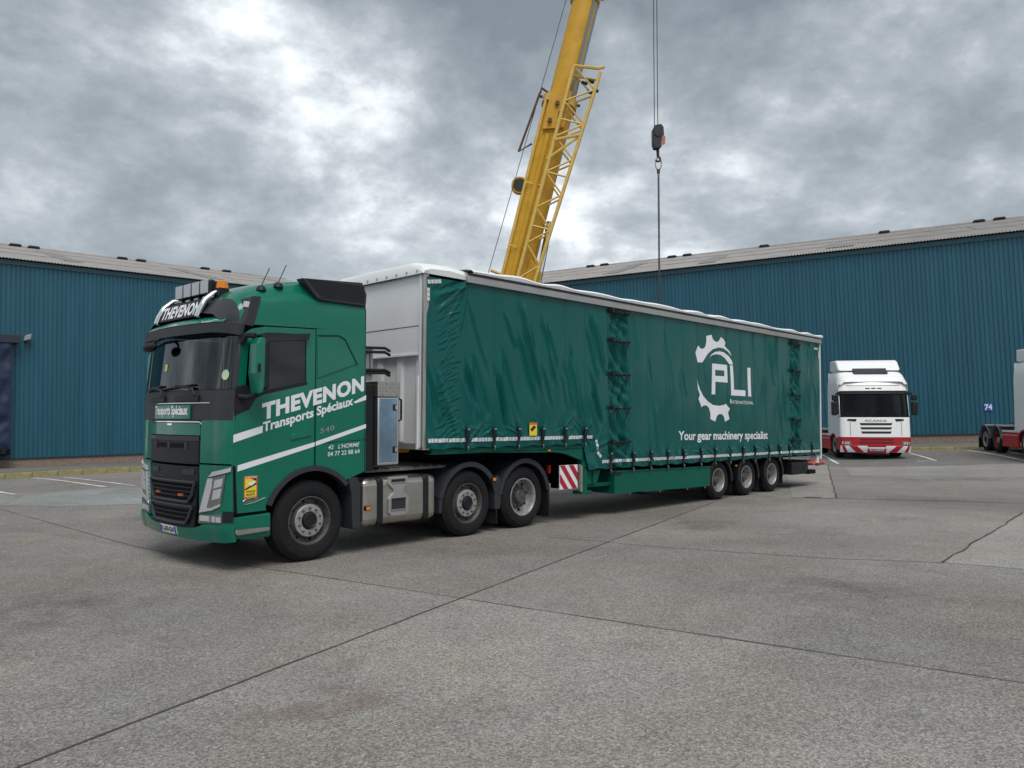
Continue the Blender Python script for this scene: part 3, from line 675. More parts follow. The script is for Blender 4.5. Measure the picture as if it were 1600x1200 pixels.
# frame, rails, roof
MB().plate([(-.075, 3.90), (-.075, 3.985), (-.045, 4.05), (.10, 4.05), (.10, 3.90)], 2.62, XR + .0, 'x').build('roof_rail', RAIL, T, bevel=.006)
MB().box(2.62, XR, -.080, -.060, 4.026, 4.044).build('rail_groove', DARKT, T)
MB().box(XF, XR, 2.40, 2.57, 3.90, 4.05).build('roof_rail', RAIL, T)
def rf(u, v):
    x = 2.70 + (XR + .05 - 2.70) * u; wv = .016 * math.sin(x * 4.4 + 2 * math.sin(x * 1.3)) + .02 * noise.noise((x * 1.7, 4, 1))
    if v < .5 / 34: return (x, -.088 + .4 * wv, 4.046 + .25 * wv)
    if v < 1.5 / 34: return (x, -.105 + .4 * wv, 4.085 + wv)
    if v < 2.5 / 34: return (x, -.06, 4.118 + wv)
    k = (v - 2 / 34) / (32 / 34); y = -.02 + 2.6 * k
    return (x, y, 4.125 + wv * (1 - k) + .05 * math.sin(math.pi * k) ** .6 + .02 * noise.noise((x * 2.1, y * 2, 1)))
MB().grid(rf, 240, 34).build('roof_sheet', ROOFW, T, smooth=60)
# white front bulkhead with its cap
cap = MB()
cs = [(-.02, 3.94), (-.03, 4.03), (.08, 4.12), (.35, 4.17), (1.25, 4.18), (2.15, 4.17), (2.42, 4.12), (2.53, 4.03), (2.52, 3.94)]
def capf(x, s_): return [(x, y, z - (0 if z < 4 else s_)) for y, z in cs]
secs = [capf(1.80, .10), capf(1.83, .05), capf(1.95, .015), capf(2.30, .0), capf(2.66, .03), capf(2.80, .06)]
n = len(cs); cap.v = [p for s_ in secs for p in s_]; cap.f = [(j * n + i, j * n + i + 1, (j + 1) * n + i + 1, (j + 1) * n + i) for j in range(len(secs) - 1) for i in range(n - 1)]
cap.f.append(tuple(range(n)))
cap.build('front_cap', PANEL, T, smooth=35)
for i in range(10): MB().cyl((1.806, .12 + i * .25, 3.985), (1.79, .12 + i * .25, 3.985), .018, n=8).build('rivet', STEEL, T)
MB().box(XF, 1.90, .10, 2.40, 3.19, 3.945).build('front_panel', PANEL, T, bevel=.006)
MB().box(XF + .008, 1.90, .10, 2.40, 2.78, 3.183).build('front_panel', PANEL, T, bevel=.006)
MB().box(1.93, 1.96, .10, 2.40, 1.46, 2.78).build('front_panel', PANEL, T)
for y in (.155, .62, 1.12, 1.62, 2.1): MB().plate([(1.90, y), (1.93, y - .05), (1.93, y + .15), (1.90, y + .10)], 1.48, 2.77, 'z').build('stiffening_rib', PANEL, T)
MB().box(XF - .01, 1.94, .10, 2.40, 2.755, 2.782).build('panel_edge', PANEL, T)
for y0, y1 in ((-.005, .05), (.055, .115), (2.385, 2.505)): MB().box(1.83, 1.925, y0, y1, 1.40, 3.95).build('corner_post', RAIL if y0 < .05 else WHITE, T, bevel=.008)
MB().box(1.815, 1.86, .10, .135, 1.38, 2.45).build('front_handrail', WHITE, T)
MB().box(1.84, 1.97, .0, 2.5, 1.37, 1.465).build('front_sill', RAIL, T, bevel=.006)
MB().box(1.97, XR, .03, 2.47, 1.395, 1.43).plate([(5.5, 1.395), (XR, 1.395), (XR, 1.0), (5.5, 1.0)], .35, 2.15, 'y').build('load_bed', VDARK, T)
MB().plate([(2.0, 1.38), (2.03, 1.325), (2.4, 1.315), (4.75, 1.262), (5.0, 1.23), (5.50, 1.085), (5.62, 1.085), (5.62, 1.38)], .02, .10, 'y').build('neck_side_beam', TGREEN, T, bevel=.006)
MB().box(2.0, 5.5, .02, .16, 1.30, 1.318).build('neck_flange', TGREEN, T)
MB().plate([(2.0, 1.38), (2.1, 1.20), (4.9, 1.16), (5.5, .85), (5.7, .85), (5.7, 1.38)], .75, 1.75, 'y').build('gooseneck', VDARK, T)
MB().box(5.46, 5.60, .02, .14, .98, 1.385).plate([(5.48, 1.0), (6.10, 1.0), (6.02, .88), (5.92, .66), (5.48, .66)], .06, .10, 'y').box(5.50, 6.45, .12, .2, .60, .67).box(5.78, 5.80, .03, .1, .66, 1.0).build('step_bracket', TGREEN, T, bevel=.005)
leg = MB().box(5.50, 5.61, .03, .14, .56, 1.0).build('landing_leg', TGREEN, T, bevel=.006)
MB().box(5.42, 5.70, .0, .22, .505, .56).build('foot', TGREEN, leg, bevel=.01)
for z in (.62, .78, .93): MB().cyl((5.44, .03, z - .07), (5.44, .03, z + .08), .030, n=10).build('leg_crank', STEEL, leg)
MB().box(5.405, 5.475, .045, .07, .57, 1.03).build('leg_rail', RAIL, leg)
hz_b = MB().box(4.90, 5.38, .06, .075, .615, 1.03).build('hazard_board', VINYL, T)
for k in range(-1, 3):
    p = [(4.90 + k * .235, 1.028), (4.90 + k * .235 + .125, 1.028), (4.90 + k * .235 + .465, .617), (4.90 + k * .235 + .34, .617)]
    q = []
    def clipx(poly, xl, keep):
        o = []
        for i in range(len(poly)):
            a, b = poly[i], poly[(i + 1) % len(poly)]; ia, ib = keep(a[0], xl), keep(b[0], xl)
            if ia: o.append(a)
            if ia != ib: t = (xl - a[0]) / (b[0] - a[0]); o.append((xl, a[1] + t * (b[1] - a[1])))
        return o
    q = clipx(clipx(p, 4.902, lambda x, l: x >= l), 5.378, lambda x, l: x <= l)
    if len(q) > 2: MB().sheet(q, lambda a, b: (a, .056, b)).build('red_stripe', REDP, hz_b)
sk = MB().plate([(6.40, .875), (9.80, .83), (9.80, .40), (6.40, .45)], .02, .85, 'y').build('side_locker', TGREEN, T, bevel=.008)
MB().plate([(6.42, .872), (9.79, .828), (9.79, .81), (6.42, .852)], .004, .02, 'y').build('locker_lip', TGREEN, sk)
MB().box(6.40, 6.60, .005, .022, .80, .86).build('locker_hinge', BLACK, sk)
for x in (6.9, 7.9, 8.9, 9.6): MB().cyl((x, .03, .44 - (x - 6.4) * .0147 - .0), (x, .03, .415 - (x - 6.4) * .0147), .014, n=8).build('drain_bolt', STEEL, sk)
MB().box(5.62, XR - .2, .06, .16, .90, .99).build('side_rave', VDARK, T)
MB().box(5.6, 14.8, .75, .90, .55, 1.0).box(5.6, 14.8, 1.60, 1.75, .55, 1.0).build('chassis_beam', VDARK, T)
for x in (4.02, 9.02):
    pass
st = MB().box(4.02, 4.20, -.052, -.048, 1.555, 1.77).build('warning_sticker', YSTICK, T); MB().box(4.02, 4.20, -.054, -.0525, 1.735, 1.77).build('sticker_heading', OSTICK, st)
MB().plate([(4.04, 1.66), (4.12, 1.72), (4.18, 1.70), (4.08, 1.62)], -.055, -.0525, 'y').build('sticker_print', INK, st)
for x, z in ((4.56, 1.30), (7.9, .935), (10.9, .80)): MB().box(x - .025, x + .025, -.01, .02, z - .015, z + .015).build('side_marker', AMBER, T)
AXT = (10.27, 11.54, 12.81); RT = .432
for x in AXT:
    z = tz(x, RT)
    wheel(T, x, .07, z, kind='trailer', Rt=RT, W=.28, Rr=.26, rimm=RIML, discm=RIMD); wheel(T, x, 2.43, z, far=True, kind='trailer', Rt=RT, W=.28, Rr=.26, rimm=RIML, discm=RIMD)
    mudguard(T, x, z, RT + .055, .04, .40, -5, 185, BLACK, .025); mudguard(T, x, z, RT + .055, 2.1, 2.46, 0, 180, BLACK, .025)
    MB().box(x + RT + .07, x + RT + .085, .06, .36, .26, .66).build('mud_flap', RUBBER, T)
    MB().cyl((x, .2, z), (x, 2.3, z), .075).build('axle', VDARK, T)
MB().box(13.82, 14.76, .03, .5, tz(14.3, .35), tz(14.3, .665)).build('rear_tool_box', BLACK, T, bevel=.03)
for x in (14.0, 14.45): MB().cyl((x, .03, .60), (x, .015, .60), .022, n=10).build('box_latch', BLACK, T)
MB().box(14.70, 15.14, .0, 2.5, tz(15, .33), tz(15, .435)).build('underrun_beam', VDARK, T, bevel=.01)
MB().box(15.27, 15.40, .02, .10, tz(15.3, .60), tz(15.3, .80)).build('post_foot', WHITE, T)
MB().box(XR - .02, XR + .035, -.03, .05, tz(15.4, .70), 3.97).build('rear_post', WHITE, T, bevel=.006)
MB().box(XR - .03, XR + .03, .05, 2.5, .95, 3.97).build('rear_doors', PANEL, T)
MB().box(XF, XR, 2.50, 2.515, .95, 3.92).build('far_curtain', TARP, T)
MB().box(14.75, 15.5, .3, 2.2, tz(15, .62), tz(15, .66)).build('rear_ledge', VDARK, T)
# red strap bundle on the rear ledge
rb = empty('strap_bundle', (0, 0, 0)); tag(rb, 'crumpled red straps bundled behind the trailer rear corner', 'straps')
rb.matrix_world = trailer.matrix_basis
def rbf(k):
    def fn(u, v):
        x = 14.78 + 1.22 * u; a = 2 * math.pi * v; r = (.06 + .03 * noise.noise((u * 6, k, 2))) * (math.sin(math.pi * min(1, max(.03, u))) ** .4 + .05)
        return (x, .12 + .13 * k + r * 1.5 * math.cos(a) + .03 * noise.noise((u * 5, v * 5, k)), .72 + r * math.sin(a) * (1 + .6 * noise.noise((u * 9, v * 4, k + 5))) - .04 * u)
    return fn
for k in range(2): MB().grid(rbf(k), 40, 14).build('strap_fold', REDT, rb, smooth=50)

# ---------------------------------------------------------------- green tractor unit
tractor = empty('tractor_unit', (-2.585, 9.86, 0), R(47.2))
tag(tractor, 'green tractor unit with white THEVENON lettering, coupled to the curtain-sided trailer', 'truck')
K = tractor
class Shell:
    """cab skin: plan outline (front, rounded corner, side) as a function of height"""
    def __init__(s, FX, r=.30, b=.11, hw=1.25, xr=.88, yc=1.25, tops=None, rl=.11): s.rl = rl; s.FX, s.r, s.b, s.hw, s.xr, s.yc, s.tops = FX, r, b, hw, xr, yc, tops
    def pt(s, q, z, off=0.):
        fx = interp(z, s.FX); hw = interp(z, s.tops) if s.tops else s.hw; r = s.r; a = abs(q); sg = 1 if q >= 0 else -1
        if a <= 1: L, x, nx, ny = a * (hw - r), fx + s.b * a * a, -1, 2 * s.b * a / (hw - r)
        elif a <= 2:
            t = (a - 1) * math.pi / 2; L, x, nx, ny = hw - r + r * math.sin(t), fx + s.b + s.rl * (1 - math.cos(t)), -math.cos(t) - .2, math.sin(t) * s.rl / r + .4 * math.sin(t)
        else: x0 = fx + s.b + s.rl; L, x, nx, ny = hw, x0 + (s.xr - x0) * (a - 2), 0, 1
        n = math.hypot(nx, ny); return (x + off * nx / n, s.yc - sg * (L + off * ny / n), z)
    def patch(s, name, P, m, parent, off=0., nu=16, nv=6, th=.03, smooth=40, bevel=0):
        """P(u, v) -> (q, z); panel with its edges turned in by th"""
        mb = MB(); mb.grid(lambda u, v: s.pt(*P(u, v), off), nu, nv); N = nu + 1
        edge = [i for i in range(N)] + [j * N + nu for j in range(1, nv + 1)] + [nv * N + i for i in range(nu - 1, -1, -1)] + [j * N for j in range(nv - 1, 0, -1)]
        uv = lambda i: ((i % N) / nu, (i // N) / nv)
        base = len(mb.v); mb.v += [s.pt(*P(*uv(i)), off - th) for i in edge]; n = len(edge)
        mb.f += [(edge[k], edge[(k + 1) % n], base + (k + 1) % n, base + k) for k in range(n)]
        return mb.build(name, m, parent, smooth=smooth)
    def rect(s, name, q0, q1, z0, z1, m, parent, **k): return s.patch(name, lambda u, v: (q0 + (q1 - q0) * u, z0 + (z1 - z0) * v), m, parent, **k)
    def quad(s, name, a, b, c, d, m, parent, **k):
        """corners (q, z): a lower-left, b lower-right, c upper-right, d upper-left"""
        def P(u, v): return tuple((a[i] * (1 - u) + b[i] * u) * (1 - v) + (d[i] * (1 - u) + c[i] * u) * v for i in (0, 1))
        return s.patch(name, P, m, parent, **k)
CAB = Shell([(.34, -1.175), (.5, -1.215), (1.25, -1.22), (1.75, -1.215), (2.16, -1.20), (2.9, -1.12), (3.3, -1.01)])
# front panels, near side is positive q
CAB.patch('bumper', lambda u, v: (-2.0 + 4.0 * u, .35 + .03 * (2 * u - 1) ** 4 + v * (.135 + .07 * min(1, (abs(2 * u - 1) / .42) ** 6))), GREEN, K, off=.02, nu=48, nv=4, th=.08)
for sg in (1, -1):
    CAB.rect('corner_panel', sg * .74, sg * 1.98, .555, 1.265, GREEN, K, off=.0, nu=24, nv=10)
    CAB.rect('corner_panel_upper', sg * .745, sg * 1.985, 1.285, 1.80, GREEN, K, off=.0, nu=24, nv=8)
    h = CAB.quad('headlight', (sg * .76, .69), (sg * 1.36, .785), (sg * 1.58, 1.165), (sg * .92, 1.105), LENSD, K, off=.012, nu=12, nv=8, th=.03)
    CAB.quad('lens_band', (sg * .76, .69), (sg * .89, .71), (sg * 1.04, 1.115), (sg * .92, 1.105), LENS, h, off=.018, nu=4, nv=8)
    CAB.quad('lens_band', (sg * .77, .695), (sg * 1.36, .785), (sg * 1.38, .82), (sg * .79, .73), LENS, h, off=.019, nu=8, nv=2)
    for (z0, z1) in ((.85, .97), (.99, 1.09)): CAB.quad('reflector', (sg * (1.02 + (z0 - .85) * .5), z0), (sg * (1.36 + (z0 - .85) * .5), z0 + .035), (sg * (1.40 + (z1 - .9) * .5), z1 + .03), (sg * (1.06 + (z1 - .9) * .5), z1), LENS, h, off=.021, nu=6, nv=4)
    CAB.quad('indicator', (sg * .93, 1.125), (sg * 1.80, 1.20), (sg * 1.83, 1.25), (sg * 1.02, 1.185), LENS, h, off=.022, nu=10, nv=2)
    f = CAB.quad('fog_lamp', (sg * .74, .57), (sg * 1.44, .60), (sg * 1.42, .70), (sg * .76, .66), LENSD, K, off=.014, nu=12, nv=4)
    for a, b in ((.78, .96), (1.0, 1.18), (1.22, 1.40)): CAB.rect('reflector', sg * a, sg * b, .597, .66, LENS, f, off=.022, nu=4, nv=3)
    CAB.rect('bumper_corner_insert', sg * 1.46, sg * 1.97, .60, .73, BLACK, K, off=.008, nu=8, nv=4)
CAB.patch('lower_grille', lambda u, v: ((-.73 + .13 * (1 - v)) * (1 - 2 * u) * -1 * -1, .48 + .755 * v), BLACK, K, off=-.012, nu=20, nv=12)
def frame_bar(q0, q1, z0, z1, t, name, m, parent, off):
    pts = [(q0, z1), (q1, z1), (q1 - .06 * (1 if q1 > 0 else -1), z0 + .08), (q1 * .78, z0), (q0 * .78, z0), (q0 + .06 * (1 if q1 > 0 else -1), z0 + .08)]
    P = []
    for i in range(len(pts)):
        a, b = pts[i], pts[(i + 1) % len(pts)]
        P += [CAB.pt(a[0] + (b[0] - a[0]) * k / 8, a[1] + (b[1] - a[1]) * k / 8, off) for k in range(8)]
    P.append(P[0]); return MB().tube(P, t, 6).build(name, m, parent)
for (z0, z1, q) in ((.80, 1.04, .66), (.54, .745, .60)):
    fb = frame_bar(-q, q, z0, z1, .020, 'grille_frame', GREYP, K, .012)
    CAB.quad('grille_recess', (-q * .76, z0 + .025), (q * .76, z0 + .025), (q * .93, z1 - .02), (-q * .93, z1 - .02), VDARK, fb, off=-.004, nu=14, nv=4, th=.01)
    for k in range(3): z = z0 + .06 + k * .055; CAB.rect('grille_slat', -q * .88, q * .88, z, z + .016, BLACK, fb, off=.008, nu=14, nv=1)
for q in (-.34, .34): CAB.rect('marker_lamp', q - .055, q + .055, .865, .895, mat('orange_marker', (.42, .07, .02), .4), K, off=.022, nu=3, nv=1)
for k in range(10): z = 1.06 + k * .018; CAB.rect('mesh_bar', -.70, .70, z, z + .007, GREYP, K, off=-.004, nu=14, nv=1, th=.008)
for q in (-.5, .5): CAB.rect('tow_cover', q - .13, q + .13, 1.13, 1.20, GREYP, K, off=.004, nu=4, nv=2)
up = CAB.rect('upper_grille', -.73, .73, 1.265, 1.605, BLACK, K, off=.006, nu=20, nv=6)
for k in range(14): z = 1.285 + k * .0175; CAB.rect('mesh_bar', -.71, .71, z, z + .007, GREYP, up, off=.012, nu=14, nv=1, th=.008)
CAB.rect('grille_header', -.73, .73, 1.545, 1.605, GREYP, up, off=.014, nu=14, nv=1)
for q in (-.23, .23): CAB.rect('intake_slot', q - .19, q + .19, 1.455, 1.515, VDARK, up, off=.016, nu=5, nv=1)
for q in (-.45, .0, .45): CAB.rect('slot_frame', q - .03, q + .03, 1.44, 1.53, GREYP, up, off=.019, nu=2, nv=1)
text_obj('grille_letters', 'VOLVO', STEEL, up, lambda u, v: CAB.pt(-(.70 - u), 1.562 + v, .018), .22, .03, .01, 1.1)
CAB.rect('bonnet_strip', -.735, .735, 1.615, 1.765, GREEN, K, off=.004, nu=20, nv=4)
CAB.patch('chrome_strip', lambda u, v: (-.78 + 1.56 * u, 1.772 + .016 * v - .03 * max(0, abs(2 * u - 1) - .94) / .06), CHROME, K, off=.014, nu=40, nv=1)
CAB.rect('emblem', -.07, .07, 1.735, 1.757, CHROME, K, off=.014, nu=4, nv=1)
CAB.rect('scuttle_panel', -2.0, 2.0, 1.80, 2.165, GREYP, K, off=.002, nu=48, nv=6)
CAB.patch('bright_trim', lambda u, v: (-.80 + 1.70 * u, 2.005 + .010 * v), CHROME, K, off=.006, nu=20, nv=1, th=.006)
nb = CAB.rect('name_board', -.52, .53, 1.815, 1.985, GREEN, K, off=.024, nu=12, nv=2, th=.018)
text_obj('board_lettering', 'Transports Spéciaux', VINYL, nb, lambda u, v: CAB.pt((u - .50) , 1.865 + v, .028), .99, .115, .038, .98)
ws = CAB.patch('windscreen', lambda u, v: (-1.72 + 3.44 * u, 2.17 + .70 * v), GLASS, K, off=.004, nu=36, nv=8, th=.012)
for sg in (1, -1):
    CAB.quad('windscreen_pillar', (sg * 1.70, 2.17), (sg * 1.98, 2.17), (sg * 1.98, 2.88), (sg * 1.74, 2.88), GREYP, K, off=.006, nu=5, nv=6)
# wipers
for q, l in ((.28, .62), (-.60, .5)):
    w = MB().tube([CAB.pt(q + .35, 2.10, .03), CAB.pt(q + .30, 2.19, .045), CAB.pt(q - .1, 2.225, .04)], .016, 6).build('wiper_arm', BLACK, K)
    MB().tube([CAB.pt(q + .30, 2.235, .03), CAB.pt(q - l * .5, 2.20, .03), CAB.pt(q - l, 2.185, .03)], .014, 5).build('wiper_blade', BLACK, w)
    CAB.rect('wiper_cover', q - .12, q + .42, 2.03, 2.10, BLACK, w, off=.03, nu=6, nv=2)
# number plate, registration
npl = CAB.rect('number_plate', -.24, .245, .385, .485, PLATEW, K, off=.03, nu=8, nv=2, th=.012)
for a, b in ((-.24, -.195), (.20, .245)): CAB.rect('plate_band', a, b, .385, .485, PLATEB, npl, off=.0325, nu=2, nv=1, th=.004)
text_obj('plate_characters', 'FL-659-GN', INK, npl, lambda u, v: CAB.pt(-.185 + u, .402 + v, .034), .37, .065, .015, .95)
# sun visor
def visor(zs, offs, name, m, qm=1.96):
    nq = 48; mb = MB(); v = []
    for i in range(nq + 1):
        q = -qm + 2 * qm * i / nq; e = max(0., 1 - max(0, abs(q) - 1.0) / .96) ** .7; dz = -.06 * (1 - e)
        v += [CAB.pt(q, z + dz * (1 if z < 2.95 else .3), .008 + o * e) for z, o in zip(zs, offs)]
    n = len(zs); mb.add(v, [(i * n + k, i * n + (k + 1) % n, (i + 1) * n + (k + 1) % n, (i + 1) * n + k) for i in range(nq) for k in range(n)])
    mb.f += [tuple(range(n)), tuple(len(mb.v) - n + k for k in range(n))]
    return mb.build(name, m, K, smooth=35)
visor((2.87, 2.85, 2.965, 2.995), (0, .13, .155, .0), 'sun_visor', GREYP); visor((2.998, 2.975, 3.035, 3.075), (.0, .15, .10, .0), 'visor_top', GREEN, 1.30)
for sg in (1, -1): CAB.quad('roof_corner', (sg * 1.25, 3.06), (sg * 2.06, 2.93), (sg * 2.06, 3.30), (sg * 1.3, 3.24), GREYP, K, off=.01, nu=14, nv=6)
for sg in (1, -1): CAB.quad('corner_lamp', (sg * 1.62, 3.16), (sg * 1.9, 3.15), (sg * 1.9, 3.22), (sg * 1.62, 3.23), LENS, K, off=.02, nu=6, nv=3)
# roof loft
ZT = [(-1.10, 3.08), (-1.0, 3.20), (-.9, 3.315), (-.75, 3.395), (-.6, 3.46), (-.35, 3.53), (-.1, 3.575), (.3, 3.61), (.88, 3.625)]
def roof_sec(x):
    zt = interp(x, ZT); ins = interp(x, [(-1.10, .20), (-1.0, .07), (-.92, .015), (-.8, .0)]); z0 = min(2.955 + .045 * (x + .7) / 1.5, zt - .04)
    half = [(ins, z0), (ins + .004, z0 + (zt - z0) * .45), (ins + .03, zt - .20 * (zt - z0) / .6 - .02), (ins + .09, zt - .055), (ins + .20, zt + .005), (ins + .5, zt + .045), (1.25, zt + .06)]
    return [(x, y, z) for y, z in half] + [(x, 2.5 - y, z) for y, z in reversed(half[:-1])]
def roof_part(name, x0, x1, n, m):
    mb = MB(); S_ = [roof_sec(x0 + (x1 - x0) * i / n) for i in range(n + 1)]; k = len(S_[0])
    mb.v = [p for q in S_ for p in q]; mb.f = [(j * k + i, j * k + i + 1, (j + 1) * k + i + 1, (j + 1) * k + i) for j in range(n) for i in range(k - 1)]
    return mb.build(name, m, K, smooth=45)
roof_part('roof_front', -1.10, -.945, 6, GREYP); roof_part('roof', -.945, .88, 26, GREEN)
MB().plate([(y, z) for _, y, z in roof_sec(.88)] + [(2.5, 1.1), (.0, 1.1)], .862, .879, 'x').build('rear_wall', BLACK, K)
# light box with the name, chrome hoops, spot lamps
sb = MB().plate([(-1.145, 3.085), (-1.08, 3.09), (-1.0, 3.30), (-1.06, 3.315)], .70, 1.83, 'y').build('roof_sign', BLACK, K, bevel=.01)
text_obj('sign_lettering', 'THEVENON', VINYL, sb, lambda u, v: (-1.149 + (v + .03) * .37, 1.80 - u, 3.115 + v), 1.07, .165, .04, 1.06)
for y in (.68, 1.86):
    MB().tube([(-1.16, y, 3.07), (-1.13, y, 3.16), (-1.06, y, 3.29), (-.95, y, 3.385), (-.80, y, 3.44)], .038, 10).build('light_bar_hoop', CHROME, K, smooth=60)
MB().tube([(-.93, .68, 3.335), (-.93, 1.86, 3.335)], .022, 8).build('light_bar', BLACK, K)
lm = None
for y in (.86, 1.10, 1.34, 1.58):
    o = MB().box(-.98, -.88, -.104, .104, 3.385, 3.575).build('spot_lamp', BLACK, K, bevel=.03) if lm is None else inst(lm[0], K)
    o.location = (0, y, 0)
    if lm is None:
        l = MB().box(-1.0, -.978, -.098, .098, 3.392, 3.568).build('lens', mat('spot_lens', (.50, .52, .54), .12, .6), o, bevel=.045, seg=3); b_ = MB().box(-.95, -.91, -.02, .02, 3.28, 3.39).build('bracket', BLACK, o); lm = (o, l, b_)
    else:
        for q in lm[1:]: inst(q, o)
bc = MB().box(-.93, -.80, .58, .71, 3.33, 3.45).build('beacon_mount', BLACK, K); MB().cyl((-.86, .645, 3.45), (-.86, .645, 3.54), .075, .065, 14).build('beacon', AMBER, bc, smooth=40)
for x, y in ((-.62, .12), (-.40, .10)):
    z = interp(x, ZT); a = MB().lathe([(.065, -.02), (.055, .02), (.03, .045), (.0, .05)], 12).build('antenna_base', BLACK, K, smooth=50); a.rotation_euler = (R(90), 0, 0); a.location = (x, y, z - .04)
    MB().tube([(x, y, z), (x + .11, y, z + .24)], .006, 5).build('antenna', BLACK, K)
# black vented side deflector at the roof rear
def vent_panel(y0, y1):
    o = MB().plate([(-.14, 3.60), (.09, 3.365), (.16, 3.345), (.86, 3.335), (.875, 3.50), (.80, 3.655)], y0, y1, 'y').build('roof_vent', GREYP, K, bevel=.015)
    return o
rv = vent_panel(-.022, .13); vent_panel(2.37, 2.52)
for k in range(9): z = 3.385 + k * .026; MB().box(.15 - k * .028, .83, -.028, -.018, z, z + .010).build('vent_slat', BLACK, rv)
# side skins, both sides
def poly_arc(): return arc(.07, .515, .70, 156, 44, 14)
DOOR = [(-1.02, .70), (-.575, .705)] + [p for p in arc(.07, .515, .70, 160, 89, 9)] + [(.088, 2.965), (-.62, 2.94), (-.80, 2.90), (-.905, 2.83), (-.955, 2.70), (-.985, 2.2), (-1.02, 1.84)]
WIN = [(-.87, 2.205), (-.64, 2.135), (-.045, 2.27), (-.048, 2.885), (-.60, 2.865), (-.76, 2.82), (-.84, 2.70)]
REARP = arc(.07, .515, .70, 87, 44, 6) + [(.70, 1.045), (.89, 1.105), (.88, 3.025), (.10, 2.975)]
for y0, y1, near in ((.0, .035, True), (2.465, 2.5, False)):
    d = MB().plate(DOOR, y0, y1, 'y', [WIN]).build('door', GREEN, K, bevel=.005)
    s2 = -1 if near else 1; ys_ = y0 if near else y1
    MB().plate(WIN, ys_ - s2 * .014, ys_ - s2 * .022, 'y').build('window', GLASSD, d)
    MB().plate([(-1.015, 1.85), (-.82, 1.93), (-.74, 2.06), (-.64, 2.11), (-.03, 2.25), (-.03, 2.285), (-.62, 2.16), (-.86, 2.225), (-1.0, 2.20)], ys_ + s2 * .004, ys_ - s2 * .01, 'y').build('mirror_panel', BLACK, d)
    MB().plate([(-.70, 2.83), (-.02, 2.90), (-.04, 2.815), (-.66, 2.755)], ys_ + s2 * .045, ys_ + s2 * .038, 'y').build('window_deflector', GLASSD, d)
    MB().plate([(-.26, 1.55), (.03, 1.60), (.035, 1.675), (-.24, 1.625)], ys_ + s2 * .016, ys_ - s2 * .01, 'y').build('door_handle', GREEN, d, bevel=.012)
    rp = MB().plate(REARP, y0, y1, 'y').build('sleeper_side', GREEN, K, bevel=.005)
    MB().plate([(.115, 2.33), (.115, 2.88), (.43, 2.905), (.53, 2.86), (.725, 2.545)], ys_ + s2 * .012, ys_ - s2 * .01, 'y').build('blind_window_panel', GREEN, rp, bevel=.01, seg=3)
    MB().tube([(.12, ys_ + s2 * .012, 2.885), (.43, ys_ + s2 * .012, 2.908), (.53, ys_ + s2 * .012, 2.865), (.728, ys_ + s2 * .012, 2.545)], .011, 6).build('panel_edge_shade', mat('edge_shade_green', (.001, .05, .034), .5, spec=.2), rp)  # darker green tube paints the shade along the panel's top and rear edges
    MB().plate([(.115, 1.50), (.885, 1.535), (.885, 1.528), (.115, 1.493)], ys_ + s2 * .001, ys_ - s2 * .01, 'y').build('panel_gap', VDARK, rp)
    MB().plate(arc(.07, .515, .70, 158, 40, 22) + arc(.07, .515, .635, 40, 158, 22), ys_ + s2 * .02, ys_ - s2 * .10, 'y').build('wheel_arch', GREYP, K, bevel=.008)
    MB().plate([(.60, 1.03), (.74, 1.03), (.80, .95), (.80, .345), (.68, .345), (.66, .80)], ys_ + s2 * .01, ys_ - s2 * .30, 'y').build('arch_rear_panel', GREYP, K, bevel=.012)
    stp = MB().plate([(-1.0, .40), (-.52, .385), (-.52, .675), (-1.0, .655)], ys_ - s2 * .01, ys_ - s2 * .05, 'y').build('step_well', GREEN, K, bevel=.01)
    MB().box(-.73, -.52, min(ys_, ys_ - s2 * .3), max(ys_, ys_ - s2 * .3), .40, .66).build('step_side', GREEN, stp, bevel=.01)
    MB().plate([(-.985, .515), (-.55, .51), (-.54, .49), (-.55, .46), (-.97, .445), (-.99, .47)], ys_ + s2 * .035, ys_ - s2 * .20, 'y').build('step_tread', STEEL, stp, bevel=.012)
    MB().plate([(-1.03, .665), (-.56, .69), (-.56, .70), (-1.03, .695)], ys_ - s2 * .02, ys_ - s2 * .2, 'y').build('step_gap', VDARK, stp)
MB().sheet([(-1.022, 1.275), (-.985, 1.25), (-.955, .70), (-1.0, .70)], lambda a, b: (a, -.0035, b)).build('step_door_gap', VDARK, K)
# mirrors
mr_ = MB().plate([(-.86, 2.10), (-.90, 2.35), (-.885, 2.70), (-.84, 2.785), (-.765, 2.77), (-.775, 2.2), (-.80, 2.12)], -.29, -.09, 'y').build('mirror', GREEN, K, bevel=.035, seg=3)
MB().box(-.785, -.71, -.28, -.09, 2.16, 2.76).build('mirror_housing', BLACK, mr_, bevel=.03)
MB().tube([(-.93, .0, 2.72), (-.90, -.06, 2.81), (-.84, -.16, 2.80)], .035, 8).tube([(-.95, .0, 2.08), (-.88, -.10, 2.07), (-.82, -.18, 2.12)], .035, 8).build('mirror_arm', BLACK, mr_)
MB().box(-.895, -.86, -.335, -.32, 2.36, 2.46).build('mirror_camera', BLACK, mr_)
mr2 = MB().plate([(-.86, 2.10), (-.90, 2.35), (-.885, 2.70), (-.84, 2.785), (-.765, 2.77), (-.755, 2.2), (-.78, 2.12)], 2.59, 2.82, 'y').build('mirror', GREEN, K, bevel=.035, seg=3)
MB().tube([(-.93, 2.5, 2.72), (-.90, 2.56, 2.81), (-.84, 2.66, 2.80)], .035, 8).build('mirror_arm', BLACK, mr2)
